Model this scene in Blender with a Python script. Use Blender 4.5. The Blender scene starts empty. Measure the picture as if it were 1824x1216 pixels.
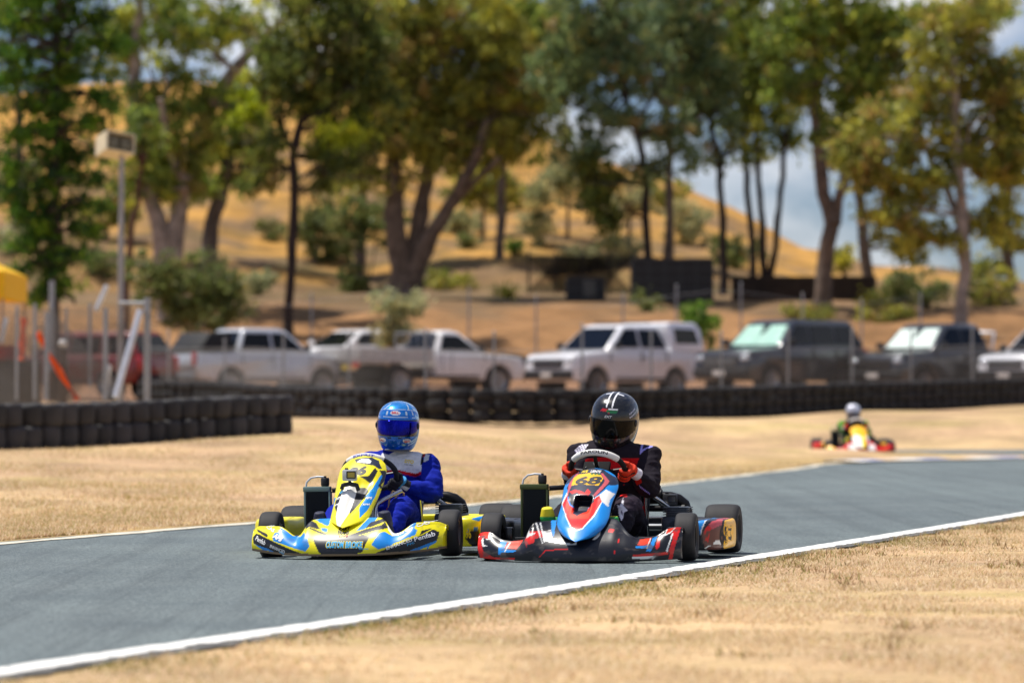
import bpy, bmesh, math, random
import numpy as np
from mathutils import Vector, Matrix, Quaternion, Euler
from mathutils.bvhtree import BVHTree
from mathutils import noise as mnoise

random.seed(7); rng = np.random.default_rng(7)
SC = bpy.context.scene; COL = SC.collection
R = math.radians; PI = math.pi
EYE = 0.87                       # eye height of the crouching photographer, metres
FPX = 6500.0                     # focal length in photo pixels (128 mm on a 36 mm sensor)

def at(px, py, Y):               # a photo pixel at distance Y -> point in the place
    return Vector(((px-912)*Y/FPX, Y, EYE+(715-py)*Y/FPX))
def lin(c):
    c = c/255.0
    return c/12.92 if c <= .04045 else ((c+.055)/1.055)**2.4
def S(r, g, b): return (lin(r), lin(g), lin(b))

# ------------------------------------------------------------------ materials
MATS = {}
def mat(name, col=(.5,.5,.5), rough=.6, metal=0., coat=0., vary=.12, scale=8., bump=0., spec=.5, attr=None, trans=0., emit=None, alpha=None, detail=4):
    if name in MATS: return MATS[name]
    m = bpy.data.materials.new(name); m.use_nodes = True; MATS[name] = m
    nt = m.node_tree; N = nt.nodes; L = nt.links
    p = N['Principled BSDF']
    p.inputs['Roughness'].default_value = rough; p.inputs['Metallic'].default_value = metal
    p.inputs['Coat Weight'].default_value = coat; p.inputs['Coat Roughness'].default_value = .08
    p.inputs['Specular IOR Level'].default_value = spec
    tc = N.new('ShaderNodeTexCoord'); nz = N.new('ShaderNodeTexNoise')
    nz.inputs['Scale'].default_value = scale; nz.inputs['Detail'].default_value = detail
    L.new(tc.outputs['Object'], nz.inputs['Vector'])
    hsv = N.new('ShaderNodeHueSaturation'); mr = N.new('ShaderNodeMapRange')
    mr.inputs['From Min'].default_value = .25; mr.inputs['From Max'].default_value = .75
    mr.inputs['To Min'].default_value = 1-vary; mr.inputs['To Max'].default_value = 1+vary
    L.new(nz.outputs['Fac'], mr.inputs['Value']); L.new(mr.outputs['Result'], hsv.inputs['Value'])
    if attr:
        a = N.new('ShaderNodeAttribute'); a.attribute_name = attr
        L.new(a.outputs['Color'], hsv.inputs['Color'])
    else: hsv.inputs['Color'].default_value = (*col, 1)
    L.new(hsv.outputs['Color'], p.inputs['Base Color'])
    if bump:
        b = N.new('ShaderNodeBump'); b.inputs['Strength'].default_value = bump; b.inputs['Distance'].default_value = .01
        L.new(nz.outputs['Fac'], b.inputs['Height']); L.new(b.outputs['Normal'], p.inputs['Normal'])
    if trans:
        t = N.new('ShaderNodeBsdfTranslucent'); L.new(hsv.outputs['Color'], t.inputs['Color'])
        mx = N.new('ShaderNodeMixShader'); mx.inputs[0].default_value = trans
        L.new(p.outputs[0], mx.inputs[1]); L.new(t.outputs[0], mx.inputs[2])
        L.new(mx.outputs[0], N['Material Output'].inputs['Surface'])
    return m

# ------------------------------------------------------------------ mesh builder
class MB:
    def __init__(s): s.v = []; s.f = []; s.n = 0; s.mi = []; s.cm = 0
    def add(s, vs, fs, mi=None):
        o = s.n; s.v.append(np.asarray(vs, float).reshape(-1, 3)); s.n += len(vs)
        s.f += [tuple(i+o for i in f) for f in fs]; s.mi += [s.cm if mi is None else mi]*len(fs)
        return s
    def box(s, c, d, rot=None, mi=None, taper=1., bev=0.):
        bm = bmesh.new(); bmesh.ops.create_cube(bm, size=1)
        for v in bm.verts:
            k = taper if v.co.z > 0 else 1
            v.co = Vector((v.co.x*d[0]*k, v.co.y*d[1]*k, v.co.z*d[2]))
        if bev: bmesh.ops.bevel(bm, geom=bm.edges[:], offset=bev, segments=2, profile=.5, affect='EDGES')
        M = rot.to_matrix() if rot is not None else Matrix.Identity(3)
        bm.verts.index_update()
        vs = [tuple(M @ v.co + Vector(c)) for v in bm.verts]; fs = [[v.index for v in f.verts] for f in bm.faces]
        bm.free(); return s.add(vs, fs, mi)
    def tube(s, pts, r, seg=8, mi=None, cap=True, flat=1., closed=False):
        P = [Vector(p) for p in pts]; n = len(P)
        rr = r if hasattr(r, '__len__') else [r]*n
        vs = []; up = None
        for i, p in enumerate(P):
            if closed: t = (P[(i+1) % n]-P[i-1]).normalized()
            else: t = (P[min(i+1, n-1)]-P[max(i-1, 0)]).normalized()
            if up is None:
                up = Vector((0, 0, 1)) if abs(t.z) < .9 else Vector((0, 1, 0))
            u = up-t*up.dot(t)
            if u.length < 1e-6: u = t.orthogonal()
            u.normalize(); w = t.cross(u); up = u
            for k in range(seg):
                a = 2*PI*k/seg
                vs.append(tuple(p+(u*math.cos(a)*flat+w*math.sin(a))*rr[i]))
        fs = []
        m = n if closed else n-1
        for i in range(m):
            j = (i+1) % n
            for k in range(seg):
                q = (k+1) % seg
                fs.append((i*seg+k, i*seg+q, j*seg+q, j*seg+k))
        if cap and not closed:
            fs.append(tuple(range(seg))[::-1]); fs.append(tuple((n-1)*seg+k for k in range(seg)))
        return s.add(vs, fs, mi)
    def lathe(s, prof, M=None, seg=32, mi=None, closed=False):   # prof: (radius, height) about z
        M = M or Matrix.Identity(4); vs = []; fs = []; n = len(prof)
        for k in range(seg):
            a = 2*PI*k/seg
            for r_, h in prof: vs.append(tuple(M @ Vector((r_*math.cos(a), r_*math.sin(a), h))))
        for k in range(seg):
            q = (k+1) % seg
            for i in range(n if closed else n-1):
                j = (i+1) % n
                fs.append((k*n+i, q*n+i, q*n+j, k*n+j))
        return s.add(vs, fs, mi)
    def grid(s, fn, us, vs_, mi=None, wrap=False):
        vv = []; nu, nv = len(us), len(vs_)
        for u in us:
            for v in vs_: vv.append(tuple(fn(u, v)))
        fs = []
        for i in range(nu if wrap else nu-1):
            j = (i+1) % nu
            for k in range(nv-1): fs.append((i*nv+k, j*nv+k, j*nv+k+1, i*nv+k+1))
        return s.add(vv, fs, mi)
    def ell(s, c, rad, rot=None, nu=20, nv=12, mi=None):
        M = rot.to_matrix() if rot is not None else Matrix.Identity(3); c = Vector(c)
        def fn(u, v):
            return c+M @ Vector((rad[0]*math.sin(v)*math.cos(u), rad[1]*math.sin(v)*math.sin(u), rad[2]*math.cos(v)))
        return s.grid(fn, [2*PI*i/nu for i in range(nu)], [1e-3+(PI-2e-3)*k/nv for k in range(nv+1)], mi, wrap=True)
    def prism(s, poly, axis, a, b, mi=None, bev=0., tf=None):   # 2-D outline extruded along an axis
        bm = bmesh.new(); n = len(poly)
        def P(p, h): return {'x': (h, p[0], p[1]), 'y': (p[0], h, p[1]), 'z': (p[0], p[1], h)}[axis]
        A = [bm.verts.new(P(p, a)) for p in poly]; B = [bm.verts.new(P(p, b)) for p in poly]
        bm.faces.new(A); bm.faces.new(B[::-1])
        for i in range(n): bm.faces.new((A[(i+1) % n], A[i], B[i], B[(i+1) % n]))
        bmesh.ops.recalc_face_normals(bm, faces=bm.faces[:])
        if bev: bmesh.ops.bevel(bm, geom=bm.edges[:], offset=bev, segments=2, profile=.5, affect='EDGES', clamp_overlap=True)
        if tf:
            for v in bm.verts: v.co = tf(v.co)
        bm.verts.index_update()
        vs = [tuple(v.co) for v in bm.verts]; fs = [[v.index for v in f.verts] for f in bm.faces]
        bm.free(); return s.add(vs, fs, mi)
    def mesh(s, name, mats):
        me = bpy.data.meshes.new(name)
        me.from_pydata([tuple(x) for x in np.concatenate(s.v)], [], s.f)
        for m in (mats if isinstance(mats, (list, tuple)) else [mats]): me.materials.append(m)
        if any(s.mi): me.polygons.foreach_set('material_index', s.mi)
        return me
    def build(s, name, mats, parent=None, smooth=True, loc=None):
        me = s.mesh(name, mats)
        return link(name, me, parent, smooth, loc)

def link(name, me, parent=None, smooth=True, loc=None):
    if smooth:
        me.polygons.foreach_set('use_smooth', [True]*len(me.polygons))
        try: me.set_sharp_from_angle(angle=R(42 if smooth is True else smooth))
        except Exception: pass
    o = bpy.data.objects.new(name, me); COL.objects.link(o)
    if parent: o.parent = parent
    if loc is not None: o.location = loc
    return o
def tag(o, label=None, cat=None, group=None, kind=None):
    if label: o['label'] = label
    if cat: o['category'] = cat
    if group: o['group'] = group
    if kind: o['kind'] = kind
    return o
def thing(name, label, cat, loc=(0,0,0), rz=0., group=None):
    o = bpy.data.objects.new(name, None); COL.objects.link(o); o.empty_display_size = .1
    o.location = loc; o.rotation_euler = (0, 0, rz)
    return tag(o, label, cat, group)
def copy_tree(o, parent=None):
    c = o.copy(); COL.objects.link(c)
    if parent: c.parent = parent
    for ch in o.children: copy_tree(ch, c)
    return c
def quads(name, V, cols=None, m=None, parent=None, k=4):     # bulk mesh of loose k-gons
    V = np.asarray(V, np.float32).reshape(-1, 3); n = len(V)//k
    me = bpy.data.meshes.new(name); me.vertices.add(len(V)); me.vertices.foreach_set('co', V.ravel())
    me.loops.add(n*k); me.loops.foreach_set('vertex_index', np.arange(n*k, dtype=np.int32))
    me.polygons.add(n); me.polygons.foreach_set('loop_start', np.arange(0, n*k, k, dtype=np.int32))
    me.polygons.foreach_set('loop_total', np.full(n, k, np.int32))
    me.update(calc_edges=True)
    if cols is not None: setcol(me, np.repeat(np.asarray(cols), k, axis=0))
    if m: me.materials.append(m)
    return link(name, me, parent, smooth=False)
def setcol(me, rgb, name='col'):
    a = me.color_attributes.new(name, 'FLOAT_COLOR', 'POINT')
    c = np.ones((len(me.vertices), 4), np.float32); c[:, :3] = rgb
    a.data.foreach_set('color', c.ravel())
def coords(me):
    a = np.empty(len(me.vertices)*3, np.float32); me.vertices.foreach_get('co', a); return a.reshape(-1, 3)
def inpoly(x, z, poly):
    r = np.zeros(len(x), bool); n = len(poly); j = n-1
    for i in range(n):
        xi, zi = poly[i]; xj, zj = poly[j]
        if zi != zj:
            c = ((zi > z) != (zj > z)) & (x < (xj-xi)*(z-zi)/(zj-zi)+xi); r ^= c
        j = i
    return r
def smoothstep(a, b, x): t = np.clip((x-a)/(b-a), 0, 1); return t*t*(3-2*t)

# ------------------------------------------------------------------ camera, sun, sky
cam = bpy.data.cameras.new('camera'); co = bpy.data.objects.new('camera', cam); COL.objects.link(co)
co.location = (0, 0, EYE); co.rotation_euler = (R(90)+math.atan(107/FPX), 0, 0)
cam.sensor_width = 36; cam.lens = FPX/1824*36; cam.clip_end = 3000; cam.clip_start = .1
cam.dof.use_dof = True; cam.dof.focus_distance = 20.4; cam.dof.aperture_fstop = 2.45
SC.camera = co
SUN = Vector((-.34, .10, .93)).normalized()          # direction towards the sun
sl = bpy.data.lights.new('sun', 'SUN'); sl.energy = 5.0; sl.angle = R(.5); sl.color = (1, .95, .87)
so = bpy.data.objects.new('sun', sl); COL.objects.link(so); so.rotation_euler = SUN.to_track_quat('Z', 'Y').to_euler(); so.location = (-20, -10, 60)
w = bpy.data.worlds.new('World'); SC.world = w; w.use_nodes = True
nt = w.node_tree; N = nt.nodes; L = nt.links; bg = N['Background']
sky = N.new('ShaderNodeTexSky'); sky.sky_type = 'NISHITA'; sky.sun_disc = False
sky.sun_elevation = math.asin(SUN.z); sky.sun_rotation = math.atan2(SUN.x, SUN.y)
sky.air_density = 1.0; sky.dust_density = .4; sky.ozone_density = 3.0
tcw = N.new('ShaderNodeTexCoord'); mp = N.new('ShaderNodeMapping'); mp.inputs['Scale'].default_value = (9, 9, 20); mp.inputs['Location'].default_value = (.9, 0, .35)
cn = N.new('ShaderNodeTexNoise'); cn.inputs['Scale'].default_value = 1.; cn.inputs['Detail'].default_value = 6; cn.inputs['Roughness'].default_value = .55
L.new(tcw.outputs['Generated'], mp.inputs['Vector']); L.new(mp.outputs[0], cn.inputs['Vector'])
ramp = N.new('ShaderNodeMapRange'); ramp.inputs['From Min'].default_value = .47; ramp.inputs['From Max'].default_value = .66
L.new(cn.outputs['Fac'], ramp.inputs['Value'])
mixc = N.new('ShaderNodeMix'); mixc.data_type = 'RGBA'; mixc.inputs[7].default_value = (13., 12.9, 13.2, 1)
tint = N.new('ShaderNodeMix'); tint.data_type = 'RGBA'; tint.blend_type = 'MULTIPLY'; tint.inputs[0].default_value = 1; tint.inputs[7].default_value = (.84, .92, 1.18, 1)
L.new(sky.outputs[0], tint.inputs[6]); L.new(ramp.outputs[0], mixc.inputs[0]); L.new(tint.outputs[2], mixc.inputs[6])
L.new(mixc.outputs[2], bg.inputs['Color']); bg.inputs['Strength'].default_value = .070
SC.view_settings.view_transform = 'Standard'; SC.view_settings.look = 'None'; SC.view_settings.exposure = 0.12; SC.view_settings.gamma = 1
SC.cycles.use_denoising = True; SC.cycles.max_bounces = 6; SC.cycles.transparent_max_bounces = 12
SC.cycles.sample_clamp_indirect = 6

# ------------------------------------------------------------------ terrain
FAR = [(-11.5,-3),(-8.6,6),(-5.5,15.5),(-3.17,22.6),(0,32.3),(3.3,46),(4.2,50.5),(5.2,53.2),(6.4,54.6),(8.2,56.2),(12,58),(20,60)]
NEAR = [(-4.6,3),(-3.2,7.1),(-1.64,11.7),(-.03,16.2),(3.9,28),(6.1,35.),(7.8,40),(9.6,44),(12,47),(15,49),(19,50),(24,50)]
def seg_dist(X, Y, line):
    d = np.full(X.shape, 1e9)
    for (ax, ay), (bx, by) in zip(line[:-1], line[1:]):
        ex, ey = bx-ax, by-ay; t = np.clip(((X-ax)*ex+(Y-ay)*ey)/(ex*ex+ey*ey), 0, 1)
        d = np.minimum(d, np.hypot(X-ax-t*ex, Y-ay-t*ey))
    return d
BACK = [(3.6,61.6),(5.8,62),(12,63),(20,66)]      # the return leg of the circuit, where the third kart runs
PD = np.array([0,10,20,34,45,50.5,60,68,75,85,99,104,112,118,125,140,400.])
PH = np.array([0,0,0,0.03,.27,.45,.47,.49,.58,.80,.97,1.14,2.85,3.75,4.4,5.1,5.1])
CX = np.array([-60,-31,-17,-7,1.6,9.1,13.1,18.2,20.6,26,60]); CZ = np.array([19,19.5,20.3,19,17,14.7,12.4,9.6,8.,5.2,5.])
def height(X, Y):
    X = np.asarray(X, float); Y = np.asarray(Y, float)
    f = lambda y: np.interp(y, PD, PH)
    base = (f(Y-3)+f(Y-1.5)+f(Y)+f(Y+1.5)+f(Y+3))/5
    dt = np.minimum(seg_dist(X, Y, FAR), seg_dist(X, Y, BACK)-3.2)
    poly_in = inpoly(X.ravel(), Y.ravel(), FAR+NEAR[::-1]).reshape(X.shape)
    m = smoothstep(0.4, 6.0, np.where(poly_in, 0, dt))
    side = X > np.interp(Y, [p[1] for p in FAR], [p[0] for p in FAR])
    m = np.where((Y < 53) & side, 0, m)
    crest = smoothstep(0, 1, 1-np.abs(Y-57.2)/2.4)*.075*smoothstep(6.5, 4.0, X)*smoothstep(-4, 2, X)
    lump = .05*np.sin(X*.9+1.3)*np.sin(Y*.35)*m
    cz = np.interp(X*1.0, CX, CZ)
    # hill behind the car park: rises to the crest at Y=220, falls away behind
    t = np.clip((Y-138)/82, 0, 1); rise = (t**.85)*(1-.25*np.sin(PI*t)*.5)
    back = smoothstep(1, 0, (Y-225)/160)
    bumps = .5*np.sin(X*.31+Y*.07)*np.sin(Y*.12-X*.05)+.25*np.sin(X*.8)*np.sin(Y*.3)
    hill = np.maximum(cz-5.1, 0)*np.where(Y < 220, rise, .12+.88*back)+bumps*smoothstep(125, 150, Y)*np.clip((cz-5.1)/6, .0, 1)
    bank = .25*np.sin(X*.7+.5)*np.sin(Y*.9)*smoothstep(103, 108, Y)*smoothstep(126, 118, Y)
    return base*m+lump+crest+np.where(Y > 138, hill, 0)+bank
def hz(x, y): return float(height(np.array([x]), np.array([y]))[0])
# ------------------------------------------------------------------ ground sheet
ys = [-6]
while ys[-1] < 900:
    y = ys[-1]; ys.append(y+(1.2 if y < 8 else .45 if y < 30 else .5 if y < 66 else .8 if y < 150 else 2.5 if y < 240 else 40))
ys = np.array(ys); us = np.linspace(-1, 1, 181)
Y, U = np.meshgrid(ys, us, indexing='ij'); X = U*np.where(Y < 30, 12+0*Y, 12+(Y-30)*.42)*(1+.9*np.abs(U)**3)
Zg = height(X, Y)
ug = Y.ravel()*0
V = np.stack([X, Y, Zg], -1).reshape(-1, 3); nx = len(us); ny = len(ys)
F = [(i*nx+k, i*nx+k+1, (i+1)*nx+k+1, (i+1)*nx+k) for i in range(ny-1) for k in range(nx-1)]
me = bpy.data.meshes.new('ground'); me.from_pydata(V.tolist(), [], F)
def nz2(x, y, s): return np.array([mnoise.fractal(Vector((a*s, b*s, 3.1)), 1., 2., 4) for a, b in zip(x, y)])
x, y, z = V.T
n1 = nz2(x, y, .35); n2 = nz2(x*.6, y*1.7, .9); n3 = nz2(x, y, .07)
def mixc3(a, b, t): return a+(b-a)*t[:, None]
straw = np.array(S(194, 165, 124)); straw2 = np.array(S(182, 151, 118)); green = np.array(S(158, 146, 86))
c = mixc3(np.tile(straw, (len(x), 1)), straw2, smoothstep(-.25, .45, n1)); c = mixc3(c, green, .55*smoothstep(.15, .6, n2))
dt = seg_dist(x, y, FAR); c = mixc3(c, np.array(S(160, 134, 74)), smoothstep(2.2, .2, dt)*.6*(y < 60))
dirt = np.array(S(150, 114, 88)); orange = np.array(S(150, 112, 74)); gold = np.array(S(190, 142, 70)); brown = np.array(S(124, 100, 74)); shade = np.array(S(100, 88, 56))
c = mixc3(c, dirt, smoothstep(86, 94, y+n1*3))
c = mixc3(c, orange, smoothstep(103, 107, y+n1*3)*.9)
c = mixc3(c, brown, smoothstep(116, 122, y+n1*6))
c = mixc3(c, gold, smoothstep(.0, .5, n1+.25)*smoothstep(132, 150, y+n3*12)*.9+.1*smoothstep(150, 170, y))
c = mixc3(c, shade, .85*smoothstep(-.02, .32, n2)*smoothstep(118, 126, y)*(1-.75*smoothstep(140, 165, y)))  # tree shade and scrub cover painted into the ground as olive-brown patches
c = mixc3(c, gold, smoothstep(175, 200, y+n1*20)*.75)
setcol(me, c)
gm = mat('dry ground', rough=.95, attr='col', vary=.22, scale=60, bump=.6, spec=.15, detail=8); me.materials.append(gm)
nd = gm.node_tree.nodes; lk = gm.node_tree.links
ge = nd.new('ShaderNodeNewGeometry'); n_a = next(n for n in nd if n.type == 'TEX_NOISE'); lk.new(ge.outputs['Position'], n_a.inputs['Vector']); n_a.inputs['Scale'].default_value = 14
n_b = nd.new('ShaderNodeTexNoise'); n_b.inputs['Scale'].default_value = .55; n_b.inputs['Detail'].default_value = 9; n_b.inputs['Roughness'].default_value = .68; lk.new(ge.outputs['Position'], n_b.inputs['Vector'])
m_b = nd.new('ShaderNodeMapRange'); m_b.inputs['From Min'].default_value = .36; m_b.inputs['From Max'].default_value = .62; m_b.inputs['To Min'].default_value = .66; m_b.inputs['To Max'].default_value = 1.16; lk.new(n_b.outputs['Fac'], m_b.inputs['Value'])
h_b = next(n for n in nd if n.type == 'HUE_SAT'); p_b = nd['Principled BSDF']; x_b = nd.new('ShaderNodeMix'); x_b.data_type = 'RGBA'; x_b.blend_type = 'MULTIPLY'; x_b.inputs[0].default_value = 1
lk.new(h_b.outputs['Color'], x_b.inputs[6]); lk.new(m_b.outputs[0], x_b.inputs[7]); lk.new(x_b.outputs[2], p_b.inputs['Base Color'])
tag(link('ground', me), kind='structure')

# ------------------------------------------------------------------ asphalt, white lines, kerb
def resample(line, step=.6):
    P = [Vector((a, b)) for a, b in line]; out = []
    for i in range(len(P)-1):
        p0 = P[max(i-1, 0)]; p1 = P[i]; p2 = P[i+1]; p3 = P[min(i+2, len(P)-1)]
        k = max(1, int((p2-p1).length/step))
        for j in range(k):
            t = j/k
            out.append(.5*((2*p1)+(p2-p0)*t+(2*p0-5*p1+4*p2-p3)*t*t+(3*p1-p0-3*p2+p3)*t**3))
    return out+[P[-1]]
def par(line, n):
    P = resample(line, .2); d = [0]
    for a, b in zip(P[:-1], P[1:]): d.append(d[-1]+(b-a).length)
    d = np.array(d)/d[-1]; t = np.linspace(0, 1, n)
    return np.stack([np.interp(t, d, [p.x for p in P]), np.interp(t, d, [p.y for p in P])], -1)
fa = par(FAR, 160); ne = par(NEAR, 160)+np.array([.15, -.05])
tb = MB(); vv = []
for i in range(160):
    for k in range(13):
        p = fa[i]+(ne[i]-fa[i])*k/12; vv.append((p[0], p[1], .004))
tb.add(vv, [(i*13+k, (i+1)*13+k, (i+1)*13+k+1, i*13+k+1) for i in range(159) for k in range(12)])
bk = par(BACK, 60); o = len(vv); vb = []
for i in range(60):
    t = bk[min(i+1, 59)]-bk[max(i-1, 0)]; t /= np.linalg.norm(t); nn = np.array([-t[1], t[0]])
    for k in range(5):
        p = bk[i]+nn*(k/4-.5)*6.4; vb.append((p[0], p[1], .006))
tb.add(vb, [(i*5+k, (i+1)*5+k, (i+1)*5+k+1, i*5+k+1) for i in range(59) for k in range(4)])
am = bpy.data.materials.new('asphalt'); am.use_nodes = True; nt = am.node_tree; N = nt.nodes; L = nt.links; p = N['Principled BSDF']
g = N.new('ShaderNodeNewGeometry')
def noise_node(scale, sx=1, sy=1, rot=0, det=5, rough=.6):
    m_ = N.new('ShaderNodeMapping'); m_.inputs['Scale'].default_value = (sx, sy, 1); m_.inputs['Rotation'].default_value = (0, 0, rot); L.new(g.outputs['Position'], m_.inputs['Vector'])
    q = N.new('ShaderNodeTexNoise'); q.inputs['Scale'].default_value = scale; q.inputs['Detail'].default_value = det; q.inputs['Roughness'].default_value = rough
    L.new(m_.outputs[0], q.inputs['Vector']); return q
def ramp_node(src, pts):
    r_ = N.new('ShaderNodeValToRGB'); e = r_.color_ramp.elements
    while len(e) < len(pts): e.new(.5)
    for el, (po, cc) in zip(e, pts): el.position = po; el.color = (*cc, 1)
    L.new(src, r_.inputs[0]); return r_
def mixn(a, b, f, mode='MIX'):
    m_ = N.new('ShaderNodeMix'); m_.data_type = 'RGBA'; m_.blend_type = mode
    L.new(a, m_.inputs[6]); L.new(b, m_.inputs[7])
    if hasattr(f, 'links') or not isinstance(f, float): L.new(f, m_.inputs[0])
    else: m_.inputs[0].default_value = f
    return m_.outputs[2]
fine = ramp_node(noise_node(150, det=3).outputs['Fac'], [(.34, (.040, .054, .058)), (.5, (.118, .148, .154)), (.66, (.250, .292, .290))])
big = ramp_node(noise_node(.9, det=5).outputs['Fac'], [(.3, (.80, .82, .84)), (.7, (1.12, 1.1, 1.08))])
patch = ramp_node(noise_node(.28, 1.6, .5, R(-18), 6, .7).outputs['Fac'], [(.40, (.86, .86, .87)), (.60, (1.06, 1.06, 1.05))])
streak = ramp_node(noise_node(1.2, 3.2, .06, R(-18), 4).outputs['Fac'], [(.36, (.80, .80, .81)), (.55, (1.04, 1.04, 1.04))])
o1 = mixn(fine.outputs[0], big.outputs[0], 1., 'MULTIPLY'); o1 = mixn(o1, streak.outputs[0], .8, 'MULTIPLY'); o1 = mixn(o1, patch.outputs[0], .9, 'MULTIPLY')
grit = ramp_node(noise_node(46, 1, .45, R(-18), 2, .8).outputs['Fac'], [(.36, (.74, .75, .76)), (.5, (1., 1., 1.)), (.64, (1.28, 1.27, 1.25))])
skid = ramp_node(noise_node(5., 3.4, .035, R(-18), 3, .5).outputs['Fac'], [(.30, (.72, .72, .73)), (.40, (1., 1., 1.))])
o1 = mixn(o1, grit.outputs[0], .85, 'MULTIPLY'); o1 = mixn(o1, skid.outputs[0], .8, 'MULTIPLY')
L.new(o1, p.inputs['Base Color']); p.inputs['Roughness'].default_value = .78; p.inputs['Specular IOR Level'].default_value = .35
bp = N.new('ShaderNodeBump'); bp.inputs['Strength'].default_value = .5; bp.inputs['Distance'].default_value = .004
L.new(noise_node(160, det=3).outputs['Fac'], bp.inputs['Height']); L.new(bp.outputs[0], p.inputs['Normal'])
tag(tb.build('track', am, smooth=False), kind='structure')

wl = mat('line paint', S(236, 234, 228), rough=.7, vary=.16, scale=5, detail=8)
nw = wl.node_tree.nodes; lw_ = wl.node_tree.links; gw = nw.new('ShaderNodeNewGeometry'); zw = nw.new('ShaderNodeTexNoise'); zw.inputs['Scale'].default_value = 26; zw.inputs['Detail'].default_value = 7; zw.inputs['Roughness'].default_value = .7
lw_.new(gw.outputs['Position'], zw.inputs['Vector']); rw2 = nw.new('ShaderNodeMapRange'); rw2.inputs['From Min'].default_value = .36; rw2.inputs['From Max'].default_value = .42; lw_.new(zw.outputs['Fac'], rw2.inputs['Value'])
xw = nw.new('ShaderNodeMix'); xw.data_type = 'RGBA'; xw.inputs[6].default_value = (.17, .19, .19, 1); lw_.new(rw2.outputs[0], xw.inputs[0]); lw_.new(next(q for q in nw if q.type == 'HUE_SAT').outputs['Color'], xw.inputs[7]); lw_.new(xw.outputs[2], nw['Principled BSDF'].inputs['Base Color'])
def strip(name, line, off, wid, z, m, jit=.012, n=400, kind='structure'):
    P = par(line, n); b = MB(); vs = []
    for i in range(n):
        t = P[min(i+1, n-1)]-P[max(i-1, 0)]; t /= np.linalg.norm(t); nn = np.array([-t[1], t[0]])
        j0 = rng.normal()*jit; j1 = rng.normal()*jit
        a_ = P[i]+nn*(off+j0); c_ = P[i]+nn*(off+wid+j1); vs += [(a_[0], a_[1], z), (c_[0], c_[1], z)]
    b.add(vs, [(2*i, 2*i+2, 2*i+3, 2*i+1) for i in range(n-1)])
    return tag(b.build(name, m, smooth=False), kind=kind)
strip('track_marking', NEAR, -.075, .155, .009, wl, .006, 700)
strip('track_marking', FAR, -.22, .12, .009, mat('worn line paint', S(214, 206, 186), rough=.8, vary=.3, scale=3), .02)
# crumbled asphalt lip between the line and the grass
strip('track_edge', NEAR, -.175, .10, .010, mat('asphalt lip', S(92, 90, 86), rough=.9, vary=.5, scale=9), .018, 900)
# painted kerb blocks on the far apex
kb = MB(); P = par([(4.4,51.4),(5.0,52.7),(6.2,54.1),(7.6,55.4),(9,56.4)], 46)
for i in range(45):
    a, b = P[i], P[i+1]; t = (b-a)/np.linalg.norm(b-a); nn = np.array([t[1], -t[0]])
    q = [a, b, b+nn*.55, a+nn*.55]
    kb.add([(*q[0], .02), (*q[1], .02), (*q[2], .03), (*q[3], .03), (*(q[0]-nn*.02), .045), (*(q[1]-nn*.02), .045), (*((q[1]+q[2])/2), .05), (*((q[0]+q[3])/2), .05)],
           [(0, 1, 5, 4), (4, 5, 6, 7), (7, 6, 2, 3)], mi=(i//4) % 3)
tag(kb.build('kerb', [mat('kerb white', S(226, 222, 214)), mat('kerb blue', S(140, 152, 188)), mat('kerb sand', S(206, 178, 144))], smooth=False), kind='structure')

# ------------------------------------------------------------------ dry grass on the near verge
gmat = mat('dry grass', rough=.9, attr='col', vary=.15, scale=3, trans=.3, spec=.2)
def near_x(yv): return np.interp(yv, [p[1] for p in NEAR], [p[0] for p in NEAR])
n = 260000
yy = 10.6+(30.5-10.6)*rng.random(n)**1.25
lo = near_x(yy)+.15; hi = np.maximum(lo+.05, .14*yy+.35)
xx = lo+(hi-lo)*rng.random(n)
edge = np.exp(-(xx-lo)/.25)
cl = np.array([mnoise.noise(Vector((a*1.6, b*1.6, 1.))) + .6*mnoise.noise(Vector((a*6, b*6, 5.))) for a, b in zip(xx, yy)])
keep = rng.random(n) < np.clip(.55+cl*1.5+edge*.2, .05, 1)
xx, yy, cl, edge = xx[keep], yy[keep], cl[keep], edge[keep]; n = len(xx)
hgt = (.007+.014*rng.random(n))*(1+.7*np.clip(cl, -.6, 1)); az = rng.random(n)*2*PI; lean = .5+1.6*rng.random(n)
wd = .0016+.0022*rng.random(n)
base = np.stack([xx, yy, 0*xx+.0], -1); sd = np.stack([np.cos(az), np.sin(az), 0*az], -1); ln = np.stack([-np.sin(az), np.cos(az), 0*az], -1)
top = base+ln*(hgt*lean)[:, None]; top[:, 2] += hgt
V = np.stack([base-sd*wd[:, None], base+sd*wd[:, None], top], 1)
pal = np.array([S(222, 200, 162), S(212, 184, 148), S(232, 214, 182), S(194, 164, 136), S(166, 150, 84), S(112, 116, 52)])
pr = rng.random(n); ci = np.where(pr < .34, 0, np.where(pr < .62, 1, np.where(pr < .8, 2, np.where(pr < .92, 3, 4))))
gr = (rng.random(n) < .55*edge*np.clip(nz2(xx, yy, .6)+.35, 0, 1)*2.2); ci = np.where(gr, 4+(rng.random(n) < .5), ci)
tag(quads('verge_grass', V.reshape(-1, 3), pal[ci], gmat, k=3), 'short dry straw coloured grass on the near verge', 'grass', kind='stuff')
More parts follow.
